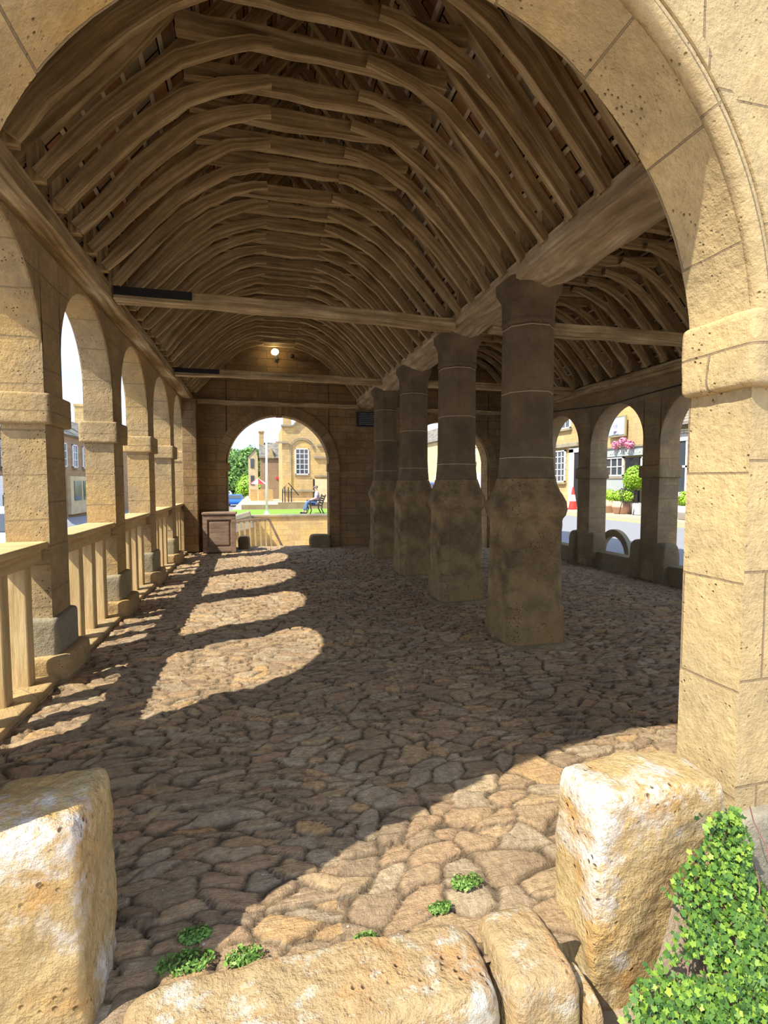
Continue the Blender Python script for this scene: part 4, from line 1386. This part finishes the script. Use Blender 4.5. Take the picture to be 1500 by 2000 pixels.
b = MB(); b.face([(-1.2, 61.9, 4.6), (-.3, 61.9, 5.65), (-.3, 70, 5.65), (-1.2, 70, 4.6)]); b.face([(0, 61.9, 4.4), (-.3, 61.9, 5.65), (-.3, 70, 5.65), (0, 70, 4.4)]); under(e, b, 'roof', M['roof'])
for q in (1.3, 3.3):
    b = MB(); b.box((-.9, 61.94, q), (-.5, 61.99, q + 1.1)); under(e, b, 'window', M['glass'])
b = MB(); b.box((-.8, 52, -.5), (1.4, 52.3, .9)); o = b.build('garden_wall', M['cotswold']); tag(o, 'yellow garden wall below the red and white parasol', 'wall')

e = empty('flagpole', (.34, 23.3, .13), 'tall slim white flagpole standing on the lawn edge', 'flagpole')
b = MB(); b.tube([(.34, 23.3, .15), (.37, 23.3, 3.2), (.42, 23.3, 7.5)], [.06, .045, .03], 12); under(e, b, 'pole', M['white'], smooth=True)
b = MB(); b.lathe((.34, 23.3, .13), [(0, .14), (.04, .13), (.09, .08), (.2, .065)], 14); under(e, b, 'foot', M['white'])

e = empty('parasol', (-.05, 50, -.4), 'red and white parasol open in front of the distant houses', 'parasol')
b = MB(); b.tube([(-.05, 50, -.4), (-.05, 50, 1.9)], .03, 6); under(e, b, 'pole', M['white'])
b = MB()
for k in range(8):
    a, c = pi * k / 4, pi * (k + 1) / 4
    b.face([(-.05, 50, 2.0), (-.05 + .85 * cos(a), 50 + .85 * sin(a), 1.45), (-.05 + .85 * cos(c), 50 + .85 * sin(c), 1.45)], mi=k % 2)
under(e, b, 'canopy', [M['red'], M['white']], merge=False)


# ------------------------------------------------------------------ cars
def car(loc, rot, mat, label, Lc=4.1, Hc=1.42, van=False):
    e = empty('car' if not van else 'van', loc, label, 'car' if not van else 'van')
    e.rotation_euler.z = rot
    if van:
        P = [(-2.2, .3), (2.2, .3), (2.25, .9), (1.7, 1.15), (1.3, 1.95), (-2.2, 2.0)]
    else:
        P = [(-2.0, .30), (2.0, .30), (2.06, .55), (1.95, .74), (1.25, .86), (.95, .93), (.42, 1.33), (.1, 1.41), (-.9, 1.42), (-1.35, 1.33), (-1.85, .98), (-2.03, .85), (-2.08, .5)]
    P = [(x * Lc / 4.1, z) for x, z in P]
    b = MB()
    W = .86
    def ring(y, ins):
        return [(x * (1 - .03 * ins), y, z if z < .9 else z - .03 * ins) for x, z in P]
    rings = []
    for y, ins in ((-W, 1.6), (-W * .93, .3), (0, 0), (W * .93, .3), (W, 1.6)):
        rings.append([(x * (1 - .02 * ins), y * (1 - (.16 if z > 1.0 else .0)), z) for x, z in P])
    b.loft(rings)
    b.build('body', mat, e, bevel=.03, smooth=False)
    if not van:
        for s in (-1, 1):
            b = MB()
            g = [(.85, .95), (.38, 1.29), (-.88, 1.35), (-1.4, 1.2), (-1.5, .98)]
            y = s * W * .865
            b.face([(x, y + s * .10 * (1.35 - z) * 1.0, z) for x, z in g])
            b.build('side_window', M['glass'], e, merge=False)
        b = MB(); b.face([(1.0, -.70, .95), (1.0, .70, .95), (.47, .62, 1.32), (.47, -.62, 1.32)]); b.build('windscreen', M['glass'], e, merge=False)
        b = MB(); b.face([(-1.88, -.68, 1.0), (-1.88, .68, 1.0), (-1.42, .6, 1.32), (-1.42, -.6, 1.32)]); b.build('rear_window', M['glass'], e, merge=False)
    else:
        b = MB(); b.face([(1.74, -.72, 1.17), (1.74, .72, 1.17), (1.36, .68, 1.85), (1.36, -.68, 1.85)]); b.build('windscreen', M['glass'], e, merge=False)
    for x in (-1.3, 1.3):
        for s in (-1, 1):
            b = MB()
            n = 16
            b.loft([[(x + .31 * cos(2 * pi * k / n), s * yy, .31 + .31 * sin(2 * pi * k / n)) for k in range(n)] for yy in (.66, .89)])
            b.build('wheel', M['tyre'], e)
    return e


car((-5.45, 13.3, -.36), pi / 2, M['carwhite'], 'white hatchback parked close outside the second left arch')
car((-8.2, 16.5, -.36), pi / 2, M['iron'], 'dark car parked beyond the nearest left arch')
car((-2.7, 62.6, -1.25), -pi / 2, M['carblue'], 'bright blue car nearest in the row seen through the far arch')
car((-3.75, 100, -1.27), -pi / 2, M['carblue'], 'blue car behind the bright blue one in the far arch view')
car((-5.6, 124, -1.28), -pi / 2, M['carwhite'], 'white car parked farthest down the distant street')
car((-5.3, 88, -1.26), -pi / 2, M['carwhite'], 'white car at the left edge of the far arch view')
car((11.2, 33.5, .2), pi / 2, M['carblue'], 'blue car parked before the cream house behind the pillars')
car((10.6, 26.3, .1), pi / 2, M['carwhite'], 'white van parked in front of the cream house', van=True)

# ------------------------------------------------------------------ street furniture on the right
def cone(x, y, z, label, hh=.95):
    e = empty('traffic_cone', (x, y, z), label, 'traffic cone')
    b = MB(); b.box((-.2, -.2, 0), (.2, .2, .04)); b.build('base', M['red'], e)
    for (a, c, mt) in ((.04, .35, 'red'), (.35, .62, 'white'), (.62, hh, 'red')):
        b = MB(); r = lambda t: .16 * (1 - t / hh) + .03
        b.lathe((0, 0, a), [(0, r(a)), (c - a, r(c))], 14); b.build('band', M[mt], e, smooth=False)


cone(13.05, 19.0, .45, 'red and white traffic cone on the pavement before the white doorway')
def plant_pot(name, x, y, label, pot, r, hgt, foliage, fr, fz, n, leaf, seed, size=.04):
    e = empty(name, (x, y, .45), label, 'planter')
    b = MB(); b.lathe((0, 0, 0), [(0, r * .82), (hgt * .5, r * 1.02), (hgt * .52, r * 1.05), (hgt * .6, r * 1.02), (hgt, r * .92), (hgt, r * .8), (hgt - .05, r * .78)], 20); b.build('pot', M[pot], e, smooth=True)
    P, N = blob_pts([(fx, fy, fz_, fr_) for fx, fy, fz_, fr_ in foliage], n, seed)
    leafmesh('foliage', P, N, size, M[leaf], seed=seed, parent=e)
    return e


plant_pot('barrel_planter', 13.05, 16.75, 'wooden barrel planter full of yellow-green grasses, left of the pair', 'terracotta', .38, .48, [(0, .1, .62, .28), (0, -.2, .6, .25), (0, .3, .58, .2)], 0, 0, 1500, 'leaf_bright', 3)
plant_pot('barrel_planter', 13.05, 15.95, 'wooden barrel planter of grasses beside the metal chair', 'terracotta', .36, .46, [(0, .1, .62, .26), (0, -.2, .6, .22)], 0, 0, 1300, 'leaf_bright', 4)
e = plant_pot('topiary_tree', 13.45, 15.75, 'round clipped bright green topiary tree in a pot outside the grey shop', 'zinc', .2, .4, [(0, 0, 1.35, .42), (0, .15, 1.2, .35)], 0, 0, 3000, 'leaf_bright', 5)
b = MB(); b.tube([(0, 0, .3), (0, 0, 1.2)], .03, 6); b.build('stem', M['oak_dark'], e)
plant_pot('shrub_planter', 12.95, 12.95, 'grey slatted planter with a bright green shrub below the white bay window', 'zinc', .3, .42, [(0, 0, .62, .28), (.1, .1, .5, .22)], 0, 0, 1500, 'leaf_bright', 6)
b = MB(); b.box((12.9, 14.95, .45), (13.25, 15.3, .85)); tag(b.build('zinc_planter', M['zinc'], bevel=.02), 'square pale zinc planter box beside the metal chairs', 'planter')
for k, (x, y, a) in enumerate(((12.85, 15.45, .4), (13.15, 15.15, 2.2))):
    e = empty('cafe_chair', (x, y, .45), ['dark metal cafe chair beside the barrel planter', 'dark metal cafe chair beside the zinc planter'][k], 'chair')
    e.rotation_euler.z = a
    b = MB(); b.lathe((0, 0, .43), [(0, .19), (.025, .2)], 14); b.build('seat', M['iron'], e)
    for s in (-1, 1):
        for t in (-1, 1):
            b = MB(); b.tube([(s * .14, t * .14, .44), (s * .2, t * .2, 0)], .014, 6); b.build('leg', M['iron'], e)
    b = MB(); b.tube([(-.17, .16, .44), (-.19, .22, .85), (0, .24, .93), (.19, .22, .85), (.17, .16, .44)], .014, 6)
    for q in (-.08, 0, .08): b.tube([(q, .18, .45), (q, .235, .9)], .009, 5)
    b.build('backrest', M['iron'], e)
P, N = blob_pts([(0, 0, .25, .22)], 500, 9)
e = empty('shrub', (13.3, 20.6, .45), 'small green shrub below the white sash window', 'shrub'); leafmesh('foliage', P, N, .05, M['leaf_bright'], seed=2, parent=e)

# ------------------------------------------------------------------ bench and seated person
BX, BY, BZ = 2.50, 23.35, .14
e = empty('bench', (BX, BY, BZ), 'dark slatted park bench on the lawn, side-on, with curved iron arms', 'bench')
for k in range(5):
    b = MB(); b.box((-.24 + k * .1, -.7, .41), (-.17 + k * .1, .7, .44)); b.build('seat_slat', M['oak_dark'], e)
for k in range(4):
    b = MB(); T = Matrix.Translation((.28 + k * .035, 0, .52 + k * .1)); b.box((-.015, -.7, -.035), (.015, .7, .035), T=T); b.build('back_slat', M['oak_dark'], e)
for s in (-1, 1):
    b = MB(); y = s * .68
    b.tube([(-.3, y, 0), (-.22, y, .2), (-.27, y, .42), (-.29, y, .6), (-.1, y, .66), (.2, y, .63), (.3, y, .66)], .024, 8)
    b.tube([(.36, y, 0), (.24, y, .25), (.26, y, .45), (.42, y, .9)], .026, 8)
    b.tube([(-.26, y, .42), (.26, y, .42)], .024, 8)
    b.build('iron_end', M['iron'], e)


def skin_obj(name, verts, edges, radii, mat, parent, root=0, sub=2):
    me = bpy.data.meshes.new(name)
    me.from_pydata(verts, edges, [])
    me.materials.append(mat)
    o = bpy.data.objects.new(name, me)
    C.objects.link(o)
    o.parent = parent
    mo = o.modifiers.new('skin', 'SKIN')
    sv = me.skin_vertices[0].data if me.skin_vertices else None
    if sv is None:
        b = bmesh.new(); b.from_mesh(me); b.verts.layers.skin.verify(); b.to_mesh(me); b.free()
        sv = me.skin_vertices[0].data
    for i, r in enumerate(radii):
        sv[i].radius = (r, r) if not hasattr(r, '__len__') else r
        sv[i].use_root = (i == root)
    mo.use_smooth_shade = True
    ss = o.modifiers.new('sub', 'SUBSURF'); ss.levels = sub; ss.render_levels = sub
    return o


p = empty('person', (BX, BY, BZ), 'grey-haired person in lilac-grey shirt and blue jeans sitting on the bench facing left', 'person')
V = [(.10, 0, .56), (.12, 0, .75), (.13, 0, .95), (.10, 0, 1.06), (.07, 0, 1.14), (.05, 0, 1.22),           # pelvis..head
     (.0, -.09, .54), (-.36, -.11, .54), (-.42, -.12, .12), (-.45, -.12, .06), (-.56, -.12, .04),        # leg
     (.0, .09, .54), (-.34, .12, .55), (-.50, .13, .13), (-.52, .13, .06), (-.63, .13, .04),
     (.10, -.19, .98), (.06, -.24, .74), (-.16, -.16, .66), (-.22, -.13, .65),
     (.10, .19, .98), (.06, .24, .74), (-.16, .14, .66), (-.22, .1, .65)]
Ed = [(0, 1), (1, 2), (2, 3), (3, 4), (4, 5), (0, 6), (6, 7), (7, 8), (8, 9), (9, 10), (0, 11), (11, 12), (12, 13), (13, 14), (14, 15), (2, 16), (16, 17), (17, 18), (18, 19), (2, 20), (20, 21), (21, 22), (22, 23)]
Rd = [.13, .13, .12, .05, .07, .09, .08, .062, .042, .04, .03, .08, .062, .042, .04, .03, .05, .042, .034, .03, .05, .042, .034, .03]
body = skin_obj('body', V, Ed, Rd, M['skin'], p)
# fingers, nose and ears of the figure
b = MB()
for s, hx in ((-1, (-.22, -.13, .65)), (1, (-.22, .1, .65))):
    for k in range(4):
        L_ = (.055, .065, .06, .045)[k]
        y = hx[1] + (k - 1.5) * .017
        b.tube([(hx[0] - .01, y, hx[2]), (hx[0] - .01 - L_ * .6, y, hx[2] - .005), (hx[0] - .01 - L_, y, hx[2] - .03)], [.009, .0085, .007], 6)
    b.tube([(hx[0] + .02, hx[1] + s * -.02, hx[2] + .01), (hx[0] - .02, hx[1] + s * -.045, hx[2])], [.010, .008], 6)
b.tube([(-.04, 0, 1.23), (-.075, 0, 1.195)], [.012, .017], 6)
for s in (-1, 1): b.tube([(.06, s * .078, 1.22), (.065, s * .095, 1.19)], [.018, .012], 6)
b.build('face_and_fingers', M['skin'], p, smooth=True)
skin_obj('shirt', [(.10, 0, .58), (.125, 0, .75), (.135, 0, .93), (.12, 0, 1.02), (.10, -.19, .98), (.07, -.235, .8), (.10, .19, .98), (.07, .235, .8)], [(0, 1), (1, 2), (2, 3), (2, 4), (4, 5), (2, 6), (6, 7)], [.15, .15, .145, .07, .07, .062, .07, .062], M['shirt'], p)
skin_obj('trousers', [(.09, 0, .55), (.0, -.09, .545), (-.36, -.11, .545), (-.415, -.12, .15), (.0, .09, .545), (-.34, .12, .555), (-.49, .13, .16)], [(0, 1), (1, 2), (2, 3), (0, 4), (4, 5), (5, 6)], [.145, .1, .078, .062, .1, .078, .062], M['jeans'], p)
for s, (x, y) in enumerate(((-.45, -.12), (-.52, .13))):
    rblock((x - .15, y - .045, 0), (x + .07, y + .045, .10), 3, 8, .002, 9, s).build('shoe', M['shoe'], p, smooth=True)
b = MB()
b.lathe((.065, 0, 1.20), [(0, .085), (.05, .098), (.09, .085), (.12, .04)], 14)
b.build('hair', M['hair'], p, smooth=True)
